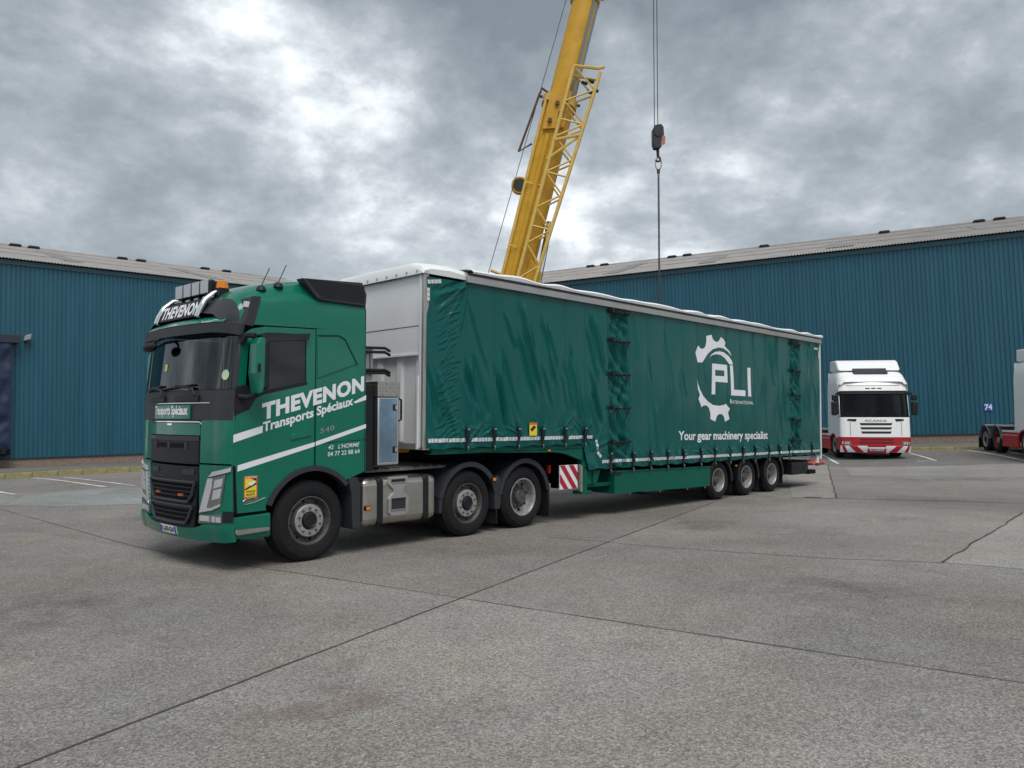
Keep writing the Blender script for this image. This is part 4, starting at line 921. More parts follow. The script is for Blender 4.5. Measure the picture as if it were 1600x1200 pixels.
kb = MB().grid(lambda u, v: (-1.31 - .08 * math.sin(math.pi * u) * math.sin(2 * math.pi * v), 1.50 + .38 * u, 2.755 - .03 * u + .06 * max(0, math.sin(math.pi * u)) ** .6 * math.cos(2 * math.pi * v)), 12, 12).build('kerb_mirror', BLACK, K, smooth=60)
MB().tube([(-1.20, 1.58, 2.86), (-1.27, 1.58, 2.83), (-1.31, 1.60, 2.79)], .02, 6).build('kerb_mirror_arm', BLACK, K)
# interior
MB().box(-1.0, .86, .45, 2.05, .80, 1.25).box(-.98, .86, .06, 2.44, 1.25, 1.86).build('cab_floor', VDARK, K)
MB().plate([(-1.05, 1.86), (-1.05, 2.16), (-.72, 2.20), (-.55, 2.05), (-.5, 1.86)], .12, 2.38, 'y').build('dashboard', SEAT, K, bevel=.03)
for y in (.6, 1.9):
    st_ = MB().box(-.35, .15, y - .25, y + .25, 1.86, 2.05).build('seat', SEAT, K, bevel=.05); MB().plate([(.05, 1.95), (.2, 1.95), (.32, 2.62), (.2, 2.66)], y - .24, y + .24, 'y').build('seat_back', SEAT, st_, bevel=.05); MB().box(.2, .32, y - .14, y + .14, 2.64, 2.84).build('headrest', SEAT, st_, bevel=.04)
MB().box(.45, .47, .05, 2.45, 1.86, 2.95).build('bunk_curtain', BEIGE, K)
MB().box(-.92, .86, .08, 2.42, 2.96, 2.98).build('headlining', BEIGE, K)
t_ = [(-.55 + .09 * math.cos(a) * .5 - .07 * math.sin(a), .6 + .22 * math.cos(a), 2.22 + .20 * math.sin(a)) for a in [2 * math.pi * i / 24 for i in range(25)]]
MB().tube(t_, .016, 6).build('steering_wheel', BLACK, K)
MB().sheet([(1.38 + .15 * math.cos(t), 2.34 + .062 * math.sin(t)) for t in [2 * math.pi * i / 20 for i in range(20)]], lambda q, z: CAB.pt(q, z, .012)).build('windscreen_disc', mat('pale_green_disc', (.45, .62, .42), .6), K)
dsk = CAB.rect('windscreen_notice', -.33, -.24, 2.43, 2.52, mat('notice_yellow', (.60, .60, .22), .6), K, off=.010, nu=2, nv=1, th=.002)
# lettering and stripes on the near side, sheared along the rising belt line
def side_fn(x0, z0, slope, y=-.003): return lambda u, v: (x0 + u, y, z0 + slope * u + v)
text_obj('door_lettering', 'THEVENON', VINYL, K, side_fn(-.655, 1.795, .262), 1.505, .205, .05, 1.08)
text_obj('door_lettering_small', 'Transports Spéciaux', VINYL, K, side_fn(-.64, 1.655, .262), 1.315, .118, .032, 1.0)
MB().sheet([(-1.018, 1.535), (-1.018, 1.628), (-.64, 1.735), (-.645, 1.648)], lambda a, b: (a, -.003, b)).build('white_band', VINYL, K)
MB().sheet([(.675, 2.035), (.885, 2.135), (.885, 2.07), (.71, 2.02)], lambda a, b: (a, -.003, b)).build('white_band', VINYL, K)
MB().sheet([(-.96, 1.195), (-.96, 1.268), (.085, 1.517), (.085, 1.462)], lambda a, b: (a, -.003, b)).build('white_stripe', VINYL, K)
MB().sheet([(.102, 1.468), (.102, 1.523), (.886, 1.742), (.886, 1.688)], lambda a, b: (a, -.003, b)).build('white_stripe', VINYL, K)
text_obj('model_badge', '540', STEEL, K, side_fn(.17, 1.625, .20), .21, .065, .01, 1.1)
text_obj('address_lettering', "42   L'HORME", VINYL, K, lambda u, v: (.285 + u + .25 * v, -.003, 1.415 + .055 * u + v), .485, .054, .008)
text_obj('phone_lettering', '04 77 22 88 64', VINYL, K, side_fn(.285, 1.325, .055), .50, .057, .008)
sk_ = MB().box(-.875, -.705, -.004, .0, .875, 1.135).build('blind_spot_sticker', OSTICK, K)
MB().box(-.863, -.717, -.0055, -.004, .89, 1.105).build('sticker_field', YSTICK, sk_)
text_obj('sticker_heading', 'ATTENTION', VINYL, sk_, side_fn(-.865, 1.112, 0, -.006), .15, .016, .02)
text_obj('sticker_words', 'ANGLES', INK, sk_, side_fn(-.85, .938, 0, -.0065), .12, .026, .03); text_obj('sticker_words', 'MORTS', INK, sk_, side_fn(-.845, .90, 0, -.0065), .11, .026, .03)
MB().sheet([(-.863, .985), (-.717, 1.06), (-.717, 1.03), (-.863, .965)], lambda a, b: (a, -.0062, b)).sheet([(-.79, 1.105), (-.717, 1.105), (-.717, 1.07)], lambda a, b: (a, -.0062, b)).build('sticker_print', INK, sk_)
MB().plate([(-.83, 1.035), (-.80, 1.065), (-.74, 1.072), (-.73, 1.05), (-.78, 1.02)], -.007, -.0062, 'y').build('sticker_print', VINYL, sk_)
MB().tube([(-.87, -.003, .80), (-.885, -.003, .84), (-.85, -.003, .865), (-.76, -.003, .875), (-.70, -.003, .86)], .006, 5).tube([(-.86, -.003, .80), (-.74, -.003, .815), (-.60, -.003, .862)], .006, 5).build('script_emblem', STEEL, K)
text_obj('script_emblem', 'Transport', STEEL, K, lambda u, v: (-.865 + u + .4 * v, -.003, .815 + .13 * u + v), .26, .032, .01)
# wheels, mudguards
AX = (.07, 2.87, 4.15)
wheel(K, AX[0], .045, .515, kind='steer', W=.36); wheel(K, AX[0], 2.455, .515, far=True, W=.36)
wheel(K, AX[1], .05, .505, kind='steer', Rt=.505); wheel(K, AX[1], 2.45, .505, far=True, Rt=.505)
wheel(K, AX[2], .05, .505, kind='drive', Rt=.505, W=.30, rimm=RIML, discm=RIMD); wheel(K, AX[2], .38, .505, kind='drive', Rt=.505, W=.30); wheel(K, AX[2], 2.45, .505, far=True, kind='drive', Rt=.505, W=.6)
for y0, y1 in ((.03, .68), (1.82, 2.47)):
    for x in AX[1:]: mudguard(K, x, .505, .60, y0, y1, 12 if x < 3 else 8, 168 if x < 3 else 172, GREYP, .03)
    MB().plate([(2.255, .40), (2.30, .40), (2.33, .70), (2.30, .73), (2.255, .66)], y0, y1, 'y').build('mudguard_front', GREYP, K, bevel=.01)
    MB().plate([(3.44, .36), (3.56, .36), (3.60, .80), (3.50, .90), (3.42, .80)], y0, y1, 'y').build('mudguard_middle', GREYP, K, bevel=.01)
    MB().plate([(4.73, .60), (4.78, .60), (4.80, .12), (4.77, .12)], y0, y1, 'y').build('mud_flap', RUBBER, K)
    MB().plate([(3.47, .40), (3.49, .40), (3.49, .13), (3.47, .13)], y0, y1, 'y').build('mud_flap', RUBBER, K)
for x in AX: MB().cyl((x, .3, .51), (x, 2.2, .51), .09).build('axle', VDARK, K)
# fuel tank
tank = MB().box(.86, 2.21, .03, .70, .345, .995).build('fuel_tank', STEEL, K, bevel=.10, seg=4)
for x in (1.10, 1.93):
    MB().plate([(x, .335), (x + .11, .335), (x + .11, 1.005), (x, 1.005)], .018, .71, 'y').build('tank_strap', BLACK, tank, bevel=.10, seg=4)
fr_ = [(1.29, 1.0), (1.63, 1.0), (1.64, .90), (1.56, .82), (1.56, .78), (1.65, .70), (1.65, .50), (1.60, .46), (1.33, .46), (1.29, .50), (1.29, .70), (1.37, .78), (1.37, .82), (1.28, .90)]
sf = MB().plate(fr_, .005, .06, 'y', [[(1.34, .70), (1.60, .70), (1.60, .52), (1.34, .52)], [(1.34, .96), (1.59, .96), (1.59, .91), (1.34, .91)]]).build('tank_step', RAIL, tank, bevel=.012)
MB().box(1.34, 1.60, .028, .031, .52, .70).build('step_recess', GREYP, sf); MB().box(1.34, 1.59, .028, .031, .91, .96).build('step_recess', GREYP, sf)
for z in (.535, .915): MB().box(1.345, 1.595, .0, .03, z - .015, z + .012).build('step_tread', STEEL, sf, bevel=.005)
for x, z in ((.93, .60), (3.385, .845)):
    sm_ = MB().box(x - .045, x + .045, -.012, .03, z - .032, z + .032).build('side_marker', BLACK, K, bevel=.006); MB().box(x - .034, x + .034, -.018, -.010, z - .024, z + .024).build('marker_lens', AMBER, sm_, bevel=.005)
MB().box(4.80, 4.83, .04, .10, .86, 1.0).build('tail_lamp', REDL, K)
# tool cabinet behind the cab
MB().box(.91, 1.10, .10, .6, 1.10, 2.30).build('cab_gap_shade', BLACK, K, bevel=.02)  # black box added to stand in for the shaded gap behind the cab
bx = MB().box(1.10, 1.47, .02, .60, 1.17, 2.11).build('tool_cabinet', CHROME, K, bevel=.012)
MB().box(1.135, 1.435, .012, .03, 1.21, 2.09).build('cabinet_door', mat('blue_reflection_steel', (.26, .40, .55), .16, .9, var=.25, vscale=3), bx, bevel=.006)  # blue reflection is painted into the door's base colour
for z in (1.38, 1.97): MB().box(1.36, 1.43, .0, .014, z - .045, z + .045).build('cabinet_lock', BLACK, bx, bevel=.01); MB().box(1.385, 1.42, -.008, .0, z - .03, z + .03).build('lock_plate', CHROME, bx)
ck = MB().box(1.09, 1.48, .01, .62, 2.115, 2.33).build('cabinet_top', STEEL, bx, bevel=.01)
dm = None
for i in range(6):
    for j in range(4):
        xx, zz_ = 1.13 + i * .06, 2.145 + j * .05
        if dm is None: dm = MB().plate([(-.022, -.004), (.0, -.008), (.022, .004), (.0, .008)], .0, .006, 'y').build('raised_lozenge', STEEL, ck)
        o = dm if (i, j) == (0, 0) else inst(dm, ck)
        o.location = (xx, .003, zz_); o.rotation_euler = (0, R(40 if (i + j) % 2 else -40), 0)
MB().tube([(1.49, .06, 1.78), (1.52, .03, 1.80), (1.52, .03, 2.08), (1.49, .06, 2.10)], .016, 6).build('grab_handle', BLACK, bx)
# air pipes and exhaust stand behind the cab
pr = MB().box(.90, 1.32, .45, .53, 2.36, 2.42).box(1.22, 1.28, .46, .52, 2.40, 2.82).box(1.30, 1.34, .46, .52, 2.40, 2.82).build('suzie_rack', RAIL, K)
for z in (2.46, 2.50, 2.76, 2.82): MB().tube([(1.10, .40, z), (1.50, .38, z + .015), (1.60, .40, z - .02)], .022, 7).build('suzie_coupling', BLACK, pr)
MB().tube([(1.3, .75, 1.32), (1.62, .70, 1.335), (2.12, .60, 1.33)], .035, 8).build('yellow_hose', mat('hose_yellow', (.72, .40, .02), .5), K, smooth=60)
MB().box(1.10, 2.9, .30, 2.1, 1.055, 1.09).build('catwalk', TGREY, K)
for i in range(9): MB().box(1.15 + i * .19, 1.20 + i * .19, .30, 2.1, 1.09, 1.105).build('catwalk_rib', TGREY, K)
MB().box(-.8, 5.0, .80, .88, .72, 1.02).box(-.8, 5.0, 1.62, 1.70, .72, 1.02).build('chassis_rail', VDARK, K)
MB().plate(arc(3.55, 1.25, .48, 0, 360, 28)[:-1], 1.10, 1.16, 'z').build('fifth_wheel', VDARK, K)
MB().box(2.3, 4.9, .70, 1.8, .45, .80).build('suspension', VDARK, K)
MB().box(-.9, .8, .62, 1.88, .45, .82).build('engine', VDARK, K)

# ---------------------------------------------------------------- white and red tractor units parked at the right warehouse
def white_truck(name):
    root = empty(name); W_ = root
    S2 = Shell([(.30, -1.33), (.5, -1.40), (1.0, -1.40), (1.9, -1.34), (2.0, -1.32), (2.75, -1.10), (2.95, -1.02), (3.3, -.78)], r=.28, b=.10, rl=.14, xr=.86)
    REDS = REDP
    # bumper, front panel
    S2.rect('bumper', -2.1, 2.1, .62, 1.0, REDS, W_, off=.02, nu=44, nv=4, th=.08)
    for z in (.72, .86): S2.rect('bumper_slot', -.62, .62, z, z + .07, mat('dark_red_slot', (.10, .006, .010), .6), W_, off=.026, nu=12, nv=1, th=.01)
    hb = S2.rect('bumper_hazard_strip', -1.85, 1.85, .30, .61, VINYL, W_, off=.025, nu=36, nv=3, th=.08)
    S2.rect('bumper_centre', -.34, .34, .27, .615, REDS, hb, off=.033, nu=8, nv=2)
    for sg in (1, -1):
        for q in (.62, 1.25): S2.quad('hazard_stripe', (sg * (q - .17), .305), (sg * (q + .12), .305), (sg * (q + .38), .605), (sg * (q + .10), .605), REDS, hb, off=.030, nu=8, nv=4, th=.006)
        S2.quad('hazard_stripe', (sg * 1.62, .305), (sg * 1.84, .305), (sg * 1.84, .52), (sg * 1.80, .56), REDS, hb, off=.030, nu=5, nv=4, th=.006) if False else None
        hl = S2.quad('headlight', (sg * .93, .63), (sg * 1.62, .67), (sg * 1.62, .83), (sg * .93, .81), LENSD, W_, off=.034, nu=10, nv=4)
        for q in (1.0, 1.2, 1.42): S2.rect('reflector', sg * q, sg * (q + .14), .675, .79, LENS, hl, off=.042, nu=4, nv=3)
        S2.quad('air_intake', (sg * .74, 1.76), (sg * 1.10, 1.80), (sg * 1.06, 1.88), (sg * .70, 1.88), BLACK, W_, off=.024, nu=6, nv=2)
        S2.rect('panel_gap', sg * .93, sg * .945, 1.08, 1.75, RGREY, W_, off=.0215, nu=2, nv=4, th=.004)
    np_ = S2.rect('number_plate', -.26, .26, .37, .48, PLATEW, W_, off=.045, nu=6, nv=2, th=.01)
    text_obj('plate_characters', 'SM69 KLJ', INK, np_, lambda u, v: S2.pt(-.23 + u, .39 + v, .048), .46, .07, .01)
    S2.rect('front_panel', -2.02, 2.02, 1.01, 1.96, WCAB, W_, off=.012, nu=44, nv=10)
    for z, q in ((1.58, .60), (1.38, .58), (1.18, .56)): S2.quad('grille_slot', (-q + .04, z), (q - .04, z), (q, z + .105), (-q, z + .105), INK, W_, off=.018, nu=16, nv=2, th=.004)
    text_obj('front_lettering', 'SCANIA', mat('badge_grey', (.20, .21, .22), .4, .3), W_, lambda u, v: S2.pt(-.40 + u, 1.745 + v, .020), .80, .105, .015, 1.1)
    S2.patch('lower_edge', lambda u, v: (-2.0 + 4 * u, .985 + .035 * v), BLACK, W_, off=.008, nu=40, nv=1)
    S2.rect('windscreen', -1.66, 1.66, 1.97, 2.66, GLASSD, W_, off=.014, nu=36, nv=8, th=.01)
    S2.patch('sun_visor', lambda u, v: (-1.75 + 3.5 * u, 2.64 + .08 * v), BLACK, W_, off=.07, nu=36, nv=2, th=.09)
    for sg in (1, -1): S2.rect('pillar', sg * 1.66, sg * 1.99, 1.97, 2.74, BLACK, W_, off=.012, nu=6, nv=6)
    S2.rect('roof_front', -2.0, 2.0, 2.74, 3.06, WCAB, W_, off=.012, nu=44, nv=6)
    S2.rect('roof_gap', -1.0, 1.0, 2.905, 2.92, INK, W_, off=.016, nu=20, nv=1, th=.004)
    for q in (-.22, 0, .22): S2.rect('roof_marker', q - .08, q + .08, 2.80, 2.835, BLACK, W_, off=.018, nu=3, nv=1)
    sec = [(-1.0, 3.05, .10), (-.85, 3.24, .07), (-.62, 3.36, .06), (-.3, 3.42, .05), (.86, 3.42, .05)]; mb = MB(); prof = []
    for (x, zt, ins) in sec:
        h = [(.0, 2.74), (.004, 2.95), (ins, zt - .10), (ins + .10, zt - .02), (ins + .3, zt), (1.25, zt + .02)]; prof += [(x, y, min(z, zt)) for y, z in h] + [(x, 2.5 - y, min(z, zt)) for y, z in reversed(h[:-1])]
    n = 11; mb.v = prof; mb.f = [(j * n + i, j * n + i + 1, (j + 1) * n + i + 1, (j + 1) * n + i) for j in range(4) for i in range(n - 1)]
    mb.build('roof', WCAB, W_, smooth=50)
    d = MB().plate([(-.58, 3.42), (-.50, 3.50), (-.20, 3.78), (-.02, 3.84), (.86, 3.86), (.86, 3.43)], .10, 2.40, 'y').build('air_deflector', WCAB, W_, bevel=.10, seg=4)
    MB().plate([(-.80, 3.32), (-.58, 3.44), (-.50, 3.52), (-.44, 3.50), (-.7, 3.30)], .62, 1.88, 'y').build('roof_hatch', GREYP, d, bevel=.03)
    for y0, y1 in ((.0, .03), (2.47, 2.5)):
        s2 = -1 if y0 == 0 else 1; yo = y0 if s2 < 0 else y1
        dr = MB().plate([(-1.10, 1.0), (-.72, .98)] + arc(0, .5, .66, 140, 90, 6) + [(.02, 2.74), (-.95, 2.74), (-1.14, 2.0)], y0, y1, 'y', [[(-.98, 2.06), (-.1, 2.0), (-.1, 2.62), (-.84, 2.62)]]).build('door', WCAB, W_, bevel=.005)
        MB().plate([(-.98, 2.06), (-.1, 2.0), (-.1, 2.62), (-.84, 2.62)], yo - s2 * .012, yo - s2 * .02, 'y').build('window', GLASSD, dr)
        MB().plate(arc(0, .5, .66, 89, 42, 5) + [(.52, 1.05), (.86, 1.10), (.86, 2.76), (.03, 2.76)], y0, y1, 'y').build('sleeper_side', WCAB, W_, bevel=.005)
        MB().plate(arc(0, .5, .66, 150, 30, 18) + arc(0, .5, .60, 30, 150, 18), yo + s2 * .012, yo - s2 * .12, 'y').build('wheel_arch', REDS, W_)
        MB().plate([(-1.12, .40), (-.62, .40), (-.62, .75), (-.56, .98), (-1.12, .98)], yo - s2 * .0, yo - s2 * .06, 'y').build('step_panel', REDS, W_, bevel=.01)
        mr3 = MB().box(-1.20, -1.06, min(yo + s2 * .08, yo + s2 * .30), max(yo + s2 * .08, yo + s2 * .30), 2.02, 2.42).build('mirror', BLACK, W_, bevel=.04)
        MB().box(-1.18, -1.07, min(yo + s2 * .08, yo + s2 * .28), max(yo + s2 * .08, yo + s2 * .28), 2.45, 2.62).build('mirror_upper', BLACK, mr3, bevel=.035)
        MB().tube([(-1.0, yo, 2.64), (-1.1, yo + s2 * .10, 2.66), (-1.12, yo + s2 * .16, 2.55)], .03, 6).build('mirror_arm', BLACK, mr3)
        sk2 = MB().plate([(.62, .35), (2.18, .35), (2.18, 1.02), (.62, 1.02)], yo - s2 * .02, yo - s2 * .10, 'y').build('side_skirt', REDS, W_, bevel=.02)
        MB().box(.62, 2.18, min(yo - s2 * .02, yo - s2 * .5), max(yo - s2 * .02, yo - s2 * .5), 1.02, 1.10).build('skirt_top', WCAB, sk2, bevel=.01)
        MB().box(.66, 2.15, min(yo - s2 * .012, yo - s2 * .02), max(yo - s2 * .012, yo - s2 * .02), .88, .90).build('skirt_line', VINYL, sk2)
        for x in (2.85, 4.1):
            mudguard(W_, x, .5, .57, min(yo, yo - s2 * .6), max(yo, yo - s2 * .6), 5, 175, RGREY, .03)
        MB().box(2.2, 4.75, min(yo - s2 * .03, yo - s2 * .58), max(yo - s2 * .03, yo - s2 * .58), 1.02, 1.06).build('guard_deck', RGREY, W_)
        MB().box(4.72, 4.75, min(yo, yo - s2 * .6), max(yo, yo - s2 * .6), .15, .55).build('mud_flap', RUBBER, W_)
    DR = mat('red_rim', (.20, .012, .02), .5, var=.2)
    for x, kd, rm in ((0, 'steer', RIML), (2.85, 'drive', DR), (4.1, 'steer', RIML)):
        # the visible flank is the one on the image's left (y = 2.5)
        w1 = wheel(W_, x, .04, .5, kind=kd, Rt=.5, rimm=rm); w2 = wheel(W_, x, 2.46, .5, far=False, kind=kd, Rt=.5, rimm=rm); w2.rotation_euler = (0, 0, math.pi)
        MB().cyl((x, .3, .5), (x, 2.2, .5), .09).build('axle', VDARK, W_)
    MB().box(-1.0, .84, .06, 2.44, 1.0, 1.95).build('cab_floor', VDARK, W_); MB().box(.82, .85, .03, 2.47, 1.0, 3.4).build('rear_wall', WCAB, W_)
    MB().box(-1.0, 4.7, .8, 1.7, .55, 1.0).build('chassis', VDARK, W_)
    MB().box(-.95, -.6, .1, 2.4, 1.9, 2.06).build('dashboard', SEAT, W_)
    for y in (.6, 1.9): MB().box(-.1, .2, y - .25, y + .25, 1.9, 2.7).build('seat', SEAT, W_, bevel=.05)
    MB().plate(arc(3.4, 1.25, .45, 0, 360, 20)[:-1], 1.08, 1.14, 'z').build('fifth_wheel', VDARK, W_)
    S2.rect('windscreen_notice', -1.62, -1.5, 2.08, 2.2, mat('notice_yellow', (.60, .60, .22), .6), W_, off=-.01, nu=2, nv=1, th=.002)
    return root
AZ2 = R(90 - 10)
wt = white_truck('tractor_unit')
def remap(o):                              # proportions of the cab: lower windscreen, taller roof
    if o.name.split('.')[0] in ('wheel', 'axle', 'mudguard', 'mud_flap', 'guard_deck', 'chassis', 'fifth_wheel'): return
    if o.type == 'MESH':
        for v in o.data.vertices: v.co.z = interp(v.co.z, [(.2, .16), (.27, .22), (1.0, .82), (1.96, 1.58), (2.66, 2.50), (2.74, 2.60), (3.06, 2.97), (3.42, 3.40), (3.9, 3.90)])
    for c in o.children: remap(c)
remap(wt)
wt.location = (15.30, 30.55, 0); wt.rotation_euler = (0, 0, AZ2)
wt.location.z = gz(14.0, 30.4) + .0
tag(wt, 'white and red tractor unit facing the camera right of the trailer rear', 'truck', 'white and red tractor units parked by the right warehouse')
wt2 = copy_tree(wt); wt2.location = (20.62, 26.93, 0); wt2.rotation_euler = (0, 0, R(90 - 14)); wt2.location.z = gz(19.2, 29.8)
tag(wt2, 'white and red tractor unit cut off by the right picture edge', 'truck')

# ---------------------------------------------------------------- mobile crane behind the trailer
YC = 25.
crane = empty('mobile_crane', (-2.6, YC, 0)); tag(crane, 'yellow telescopic mobile crane with folded lattice jib rising behind the trailer', 'crane')
def CP(x, z, y=0.): return Vector((x + 2.6, y, z))       # picture-plane coordinates to crane coordinates
A0, A1 = CP(.15, 6.4), CP(2.43, 15.57); ax_ = (A1 - A0).normalized(); sx_ = Vector((ax_.z, 0, -ax_.x)); sy_ = Vector((0, 1, 0))
def bp(t, a, b=0.): return A0 + ax_ * t + sx_ * a + sy_ * b     # t along the boom, a across it, b in depth
def boom(name, t0, t1, prof, m, ca=0.):
    mb = MB(); n = len(prof); mb.v = [tuple(bp(t, a + ca, b)) for t in (t0, t1) for a, b in prof]
    mb.f = [(i, (i + 1) % n, n + (i + 1) % n, n + i) for i in range(n)] + [tuple(range(n)), tuple(range(n, 2 * n))]
    return mb.build(name, m, crane, smooth=35)
def egg(w, h, n=20): return [(w * .5 * (abs(math.cos(t)) ** .75) * (1 if math.cos(t) > 0 else -1), h * .5 * (abs(math.sin(t)) ** .75) * (1 if math.sin(t) > 0 else -1)) for t in [2 * math.pi * i / n + .01 for i in range(n)]]
base = boom('boom_base', -4.6, 6.0, egg(1.0, 1.05), YELL); 
sec2 = boom('boom_section', 5.7, 9.55, egg(.86, .90), YELL, .02)
sec3 = boom('boom_section', 9.5, 14.2, egg(.74, .78), YELL); sec4 = boom('boom_section', 14.1, 19.2, egg(.62, .66), YELL)
MB().add([tuple(bp(t, a, b)) for t, a, b in ((5.9, .26, -.47), (9.5, .26, -.47), (9.5, .475, -.16), (5.9, .475, -.16), (5.9, .25, -.30), (9.5, .25, -.30))], [(0, 1, 2, 3), (0, 4, 5, 1)]).build('wear_plate', GREYB, sec2)
for t, w in ((9.48, .98), (14.15, .86), (5.85, 1.16)):
    c = boom('section_collar', t - .14, t + .10, egg(w, w + .03), YELL if t > 6 else YELLP)
    for k in (-1, 1): MB().cyl(bp(t, k * w * .5, -.25), bp(t, k * (w * .5 + .09), -.25), .05, n=8).build('collar_pad', mat('rust_brown', (.10, .05, .03), .7), c)
hd = boom('boom_head', 19.0, 19.9, egg(.70, .72), YELL, .1); MB().cyl(bp(19.6, .42, -.2), bp(19.6, .42, .2), .28, n=20).build('head_sheave', HBLACK, hd)
MB().tube([bp(-4.6, -.44, -.40), bp(5.8, -.44, -.40)], .055, 8).build('boom_edge_tube', YELLP, base, smooth=50)
MB().tube([bp(-4.6, -.10, -.50), bp(4.6, -.10, -.50)], .10, 10).build('boom_rib_tube', YELL, base, smooth=50)
for t in (-2.2, .8, 2.9): MB().add([tuple(bp(t + dt, a, -.55)) for dt, a in ((0, -.45), (.05, -.45), (.05, .1), (0, .1))], [(0, 1, 2, 3)]).build('boom_band', YELLP, base)
dr_ = MB().cyl(bp(2.9, -.62, -.12), bp(2.9, -.62, .12), .27, n=24).build('rope_drum', YELL, base); MB().cyl(bp(2.9, -.62, -.14), bp(2.9, -.62, .14), .21, n=20).build('drum_core', HBLACK, dr_)
MB().cyl(bp(-.1, -.52, -.2), bp(-.05, -.85, -.2), .05, n=8).build('boom_peg', YELLP, base)
# head clutter where the jib is pinned
MB().add([tuple(bp(t, a, b)) for t, a, b in ((4.7, -.30, -.62), (5.9, -.35, -.62), (6.1, .30, -.62), (4.9, .34, -.62), (4.7, -.30, -.45), (5.9, -.35, -.45), (6.1, .30, -.45), (4.9, .34, -.45))], [(0, 1, 2, 3), (4, 5, 6, 7), (0, 1, 5, 4), (1, 2, 6, 5), (2, 3, 7, 6), (3, 0, 4, 7)]).build('jib_pin_plate', YELL, base)
for t, a in ((5.0, -.15), (5.3, .12), (5.6, -.05), (5.75, .2)): MB().cyl(bp(t, a, -.62), bp(t, a, -.72), .07, n=10).build('pin', mat('rust_brown', (.10, .05, .03), .7), base)
MB().tube([bp(6.0, -.42, -.3), bp(6.1, -.66, -.3), bp(5.9, -.70, -.3), bp(3.9, -.90, -.3), bp(4.25, -.55, -.3)], .04, 6).build('rope_guide_frame', mat('rust_brown', (.10, .05, .03), .7), base)
MB().tube([bp(-4.0, -1.02, -.25), bp(6.0, -.70, -.25), bp(19.5, -.33, -.2)], .012, 5).build('hoist_rope', WIRE, base)
# lattice jib folded along the boom
jl = MB().build('lattice_jib', YELLP, crane) if False else None
J0, J1_ = -2.0, 6.85
def jw(t): f = (t + .2) / 7.0; return (.07 + .10 * f, .62 + .42 * f)     # left and right chord offsets
jib = MB(); jib.tube([bp(t, jw(t)[0], -.78) for t in (J0, 2, J1_)], .058, 7)
jo = jib.build('lattice_jib', YELLP, crane, smooth=50)
for (k, b) in ((1, -.78), (1, -.30), (0, -.34)):
    MB().tube([bp(t, jw(t)[k], b) for t in (J0, 2, J1_)], .055, 7).build('jib_chord', YELLP, jo, smooth=50)
nb_ = 15
for i in range(nb_):
    ta, tb = J0 + (J1_ - J0) * i / nb_, J0 + (J1_ - J0) * (i + 1) / nb_
    for (ka, ba, kb_, bb) in ((0, -.78, 1, -.78), (1, -.78, 1, -.30), (0, -.34, 1, -.30)):
        a, b = (ta, tb) if i % 2 else (tb, ta)
        MB().tube([bp(a, jw(a)[ka], ba), bp(b, jw(b)[kb_], bb)], .031, 5).build('jib_brace', YELLP, jo)
    if i % 3 == 0: MB().tube([bp(ta, jw(ta)[0], -.78), bp(ta, jw(ta)[1], -.78)], .031, 5).build('jib_brace', YELLP, jo)
MB().tube([bp(6.85, .17, -.78), bp(6.95, .95, -.78), bp(7.15, 1.12, -.55)], .05, 6).tube([bp(6.6, .17, -.6), bp(6.7, .98, -.5)], .035, 6).build('jib_head', YELLP, jo)
for t, a in ((6.45, .55), (6.55, .75), (6.2, .80), (6.3, .95)): MB().cyl(bp(t, a, -.65), bp(t + .03, a + .16, -.55), .055, n=8).build('jib_sheave', HBLACK, jo)
MB().tube([bp(4.35, .12, -.80), bp(4.75, .95, -.78)], .05, 6).tube([bp(3.7, .05, -.8), bp(4.75, .95, -.76)], .04, 6).build('jib_strut', YELLP, jo)
# lifting cylinder and carrier, hidden for the most part by the trailer
cy = MB().cyl(CP(.15, 3.0, .1), CP(.72, 5.6, .1), .16, n=16).build('lift_cylinder', GREYB, crane, smooth=40); MB().cyl(CP(.70, 5.4, .1), CP(1.24, 8.2, .1), .105, n=16).build('piston_rod', CHROME, cy, smooth=40)
MB().add([tuple(bp(t, a, -.5)) for t, a in ((-.6, .3), (.6, .3), (.2, .78), (-.2, .78))] + [tuple(bp(t, a, .2)) for t, a in ((-.6, .3), (.6, .3), (.2, .78), (-.2, .78))], [(0, 1, 2, 3), (4, 5, 6, 7), (0, 1, 5, 4), (1, 2, 6, 5), (2, 3, 7, 6)]).build('cylinder_bracket', YELL, base)
MB().box(-2.6, 3.2, -1.3, 1.3, 1.0, 1.6).build('carrier', YELL, crane, bevel=.05); MB().box(-1.9, 2.2, -1.2, 1.2, 1.7, 3.1).build('superstructure', YELL, crane, bevel=.08); MB().box(-3.4, -1.9, -1.2, 1.2, 1.75, 2.8).build('counterweight', GREYP, crane, bevel=.05)
for x in (-1.7, -.2, 1.3, 2.6):
    for y in (-1.05, 1.05): MB().lathe(tyre_prof(.33, .66, .4), 32, (x, y - .2, .66)).lathe([(.33, .03), (.3, .1), (.12, .12), (.0, .12)], 24, (x, y - .2, .66)).build('carrier_wheel', RUBBER, crane, smooth=40)
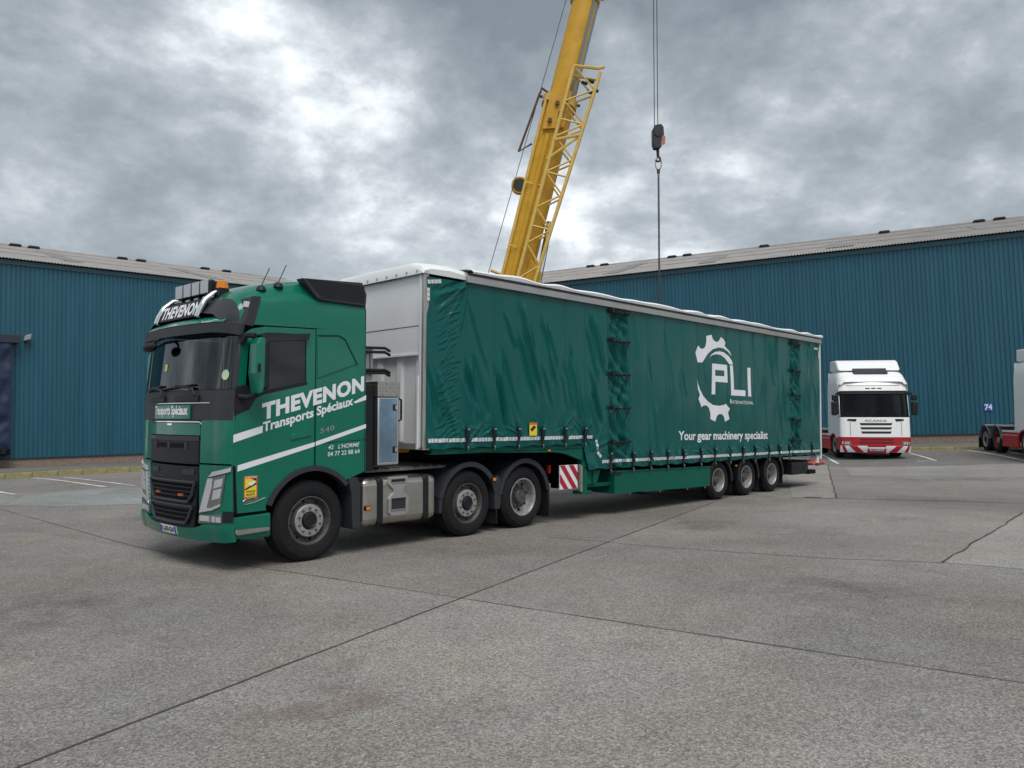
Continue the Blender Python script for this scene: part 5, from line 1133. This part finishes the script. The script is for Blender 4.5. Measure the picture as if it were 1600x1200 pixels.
# hook block on its ropes, chain sling
hb_ = empty('hook_block', (4.78, YC, 10.6)); tag(hb_, 'black crane hook block hanging on two wire ropes above the trailer', 'hook block')
for x, m_ in ((-.11, 0), (.0, 0)): MB().tube([(x, 0, .65), (x, 0, 15.0)], .014, 5).build('wire_rope', WIRE, hb_)
MB().plate([(-.14, -.02), (-.19, .12), (-.19, .60), (-.12, .74), (.10, .78), (.17, .68), (.19, .30), (.10, .05), (.02, -.02)], -.14, .14, 'y').build('block_cheek', HBLACK, hb_, bevel=.03)
MB().plate([(.06, .04), (.20, .10), (.22, .34), (.12, .40)], -.16, -.142, 'y').build('striped_plate', mat('faded_red', (.40, .14, .14), .5), hb_)
MB().cyl((-.02, -.12, .48), (-.02, -.17, .48), .12, n=16).build('sheave_boss', GREYP, hb_)
MB().cyl((-.01, 0, -.02), (0, 0, -.28), .055, .045, 10).build('hook_shank', HBLACK, hb_)
MB().tube([(0, 0, -.24), (.07, 0, -.33), (.05, 0, -.42), (-.03, 0, -.43), (-.08, 0, -.38)], .035, 7).build('hook', HBLACK, hb_)
ch_ = empty('chain_sling', (4.79, YC, 2.2)); tag(ch_, 'rusty chain sling hanging from the crane hook behind the trailer', 'chain')
ringp = [(.10 * math.cos(a) * (1 if abs(math.sin(a)) < .9 else .8), 0, 7.9 + .20 * math.sin(a)) for a in [2 * math.pi * i / 20 for i in range(21)]]
MB().tube(ringp, .022, 6).build('master_link', STEEL, ch_); MB().cyl((0, 0, 7.70), (0, 0, 7.58), .06, .05, 10).build('coupling', mat('rust_brown', (.10, .05, .03), .7), ch_)
lk = None; CHM = mat('chain_steel', (.09, .085, .08), .6, .4)
for i in range(76):
    z = 7.53 - i * .074
    if lk is None: lk = MB().tube([(.028 * math.cos(a), 0, .052 * math.sin(a)) for a in [2 * math.pi * k / 10 for k in range(11)]], .015, 5).build('link', CHM, ch_)
    o = lk if i == 0 else inst(lk, ch_)
    o.location = (.0, 0, z); o.rotation_euler = (0, 0, R(90) * (i % 2) + R(25))
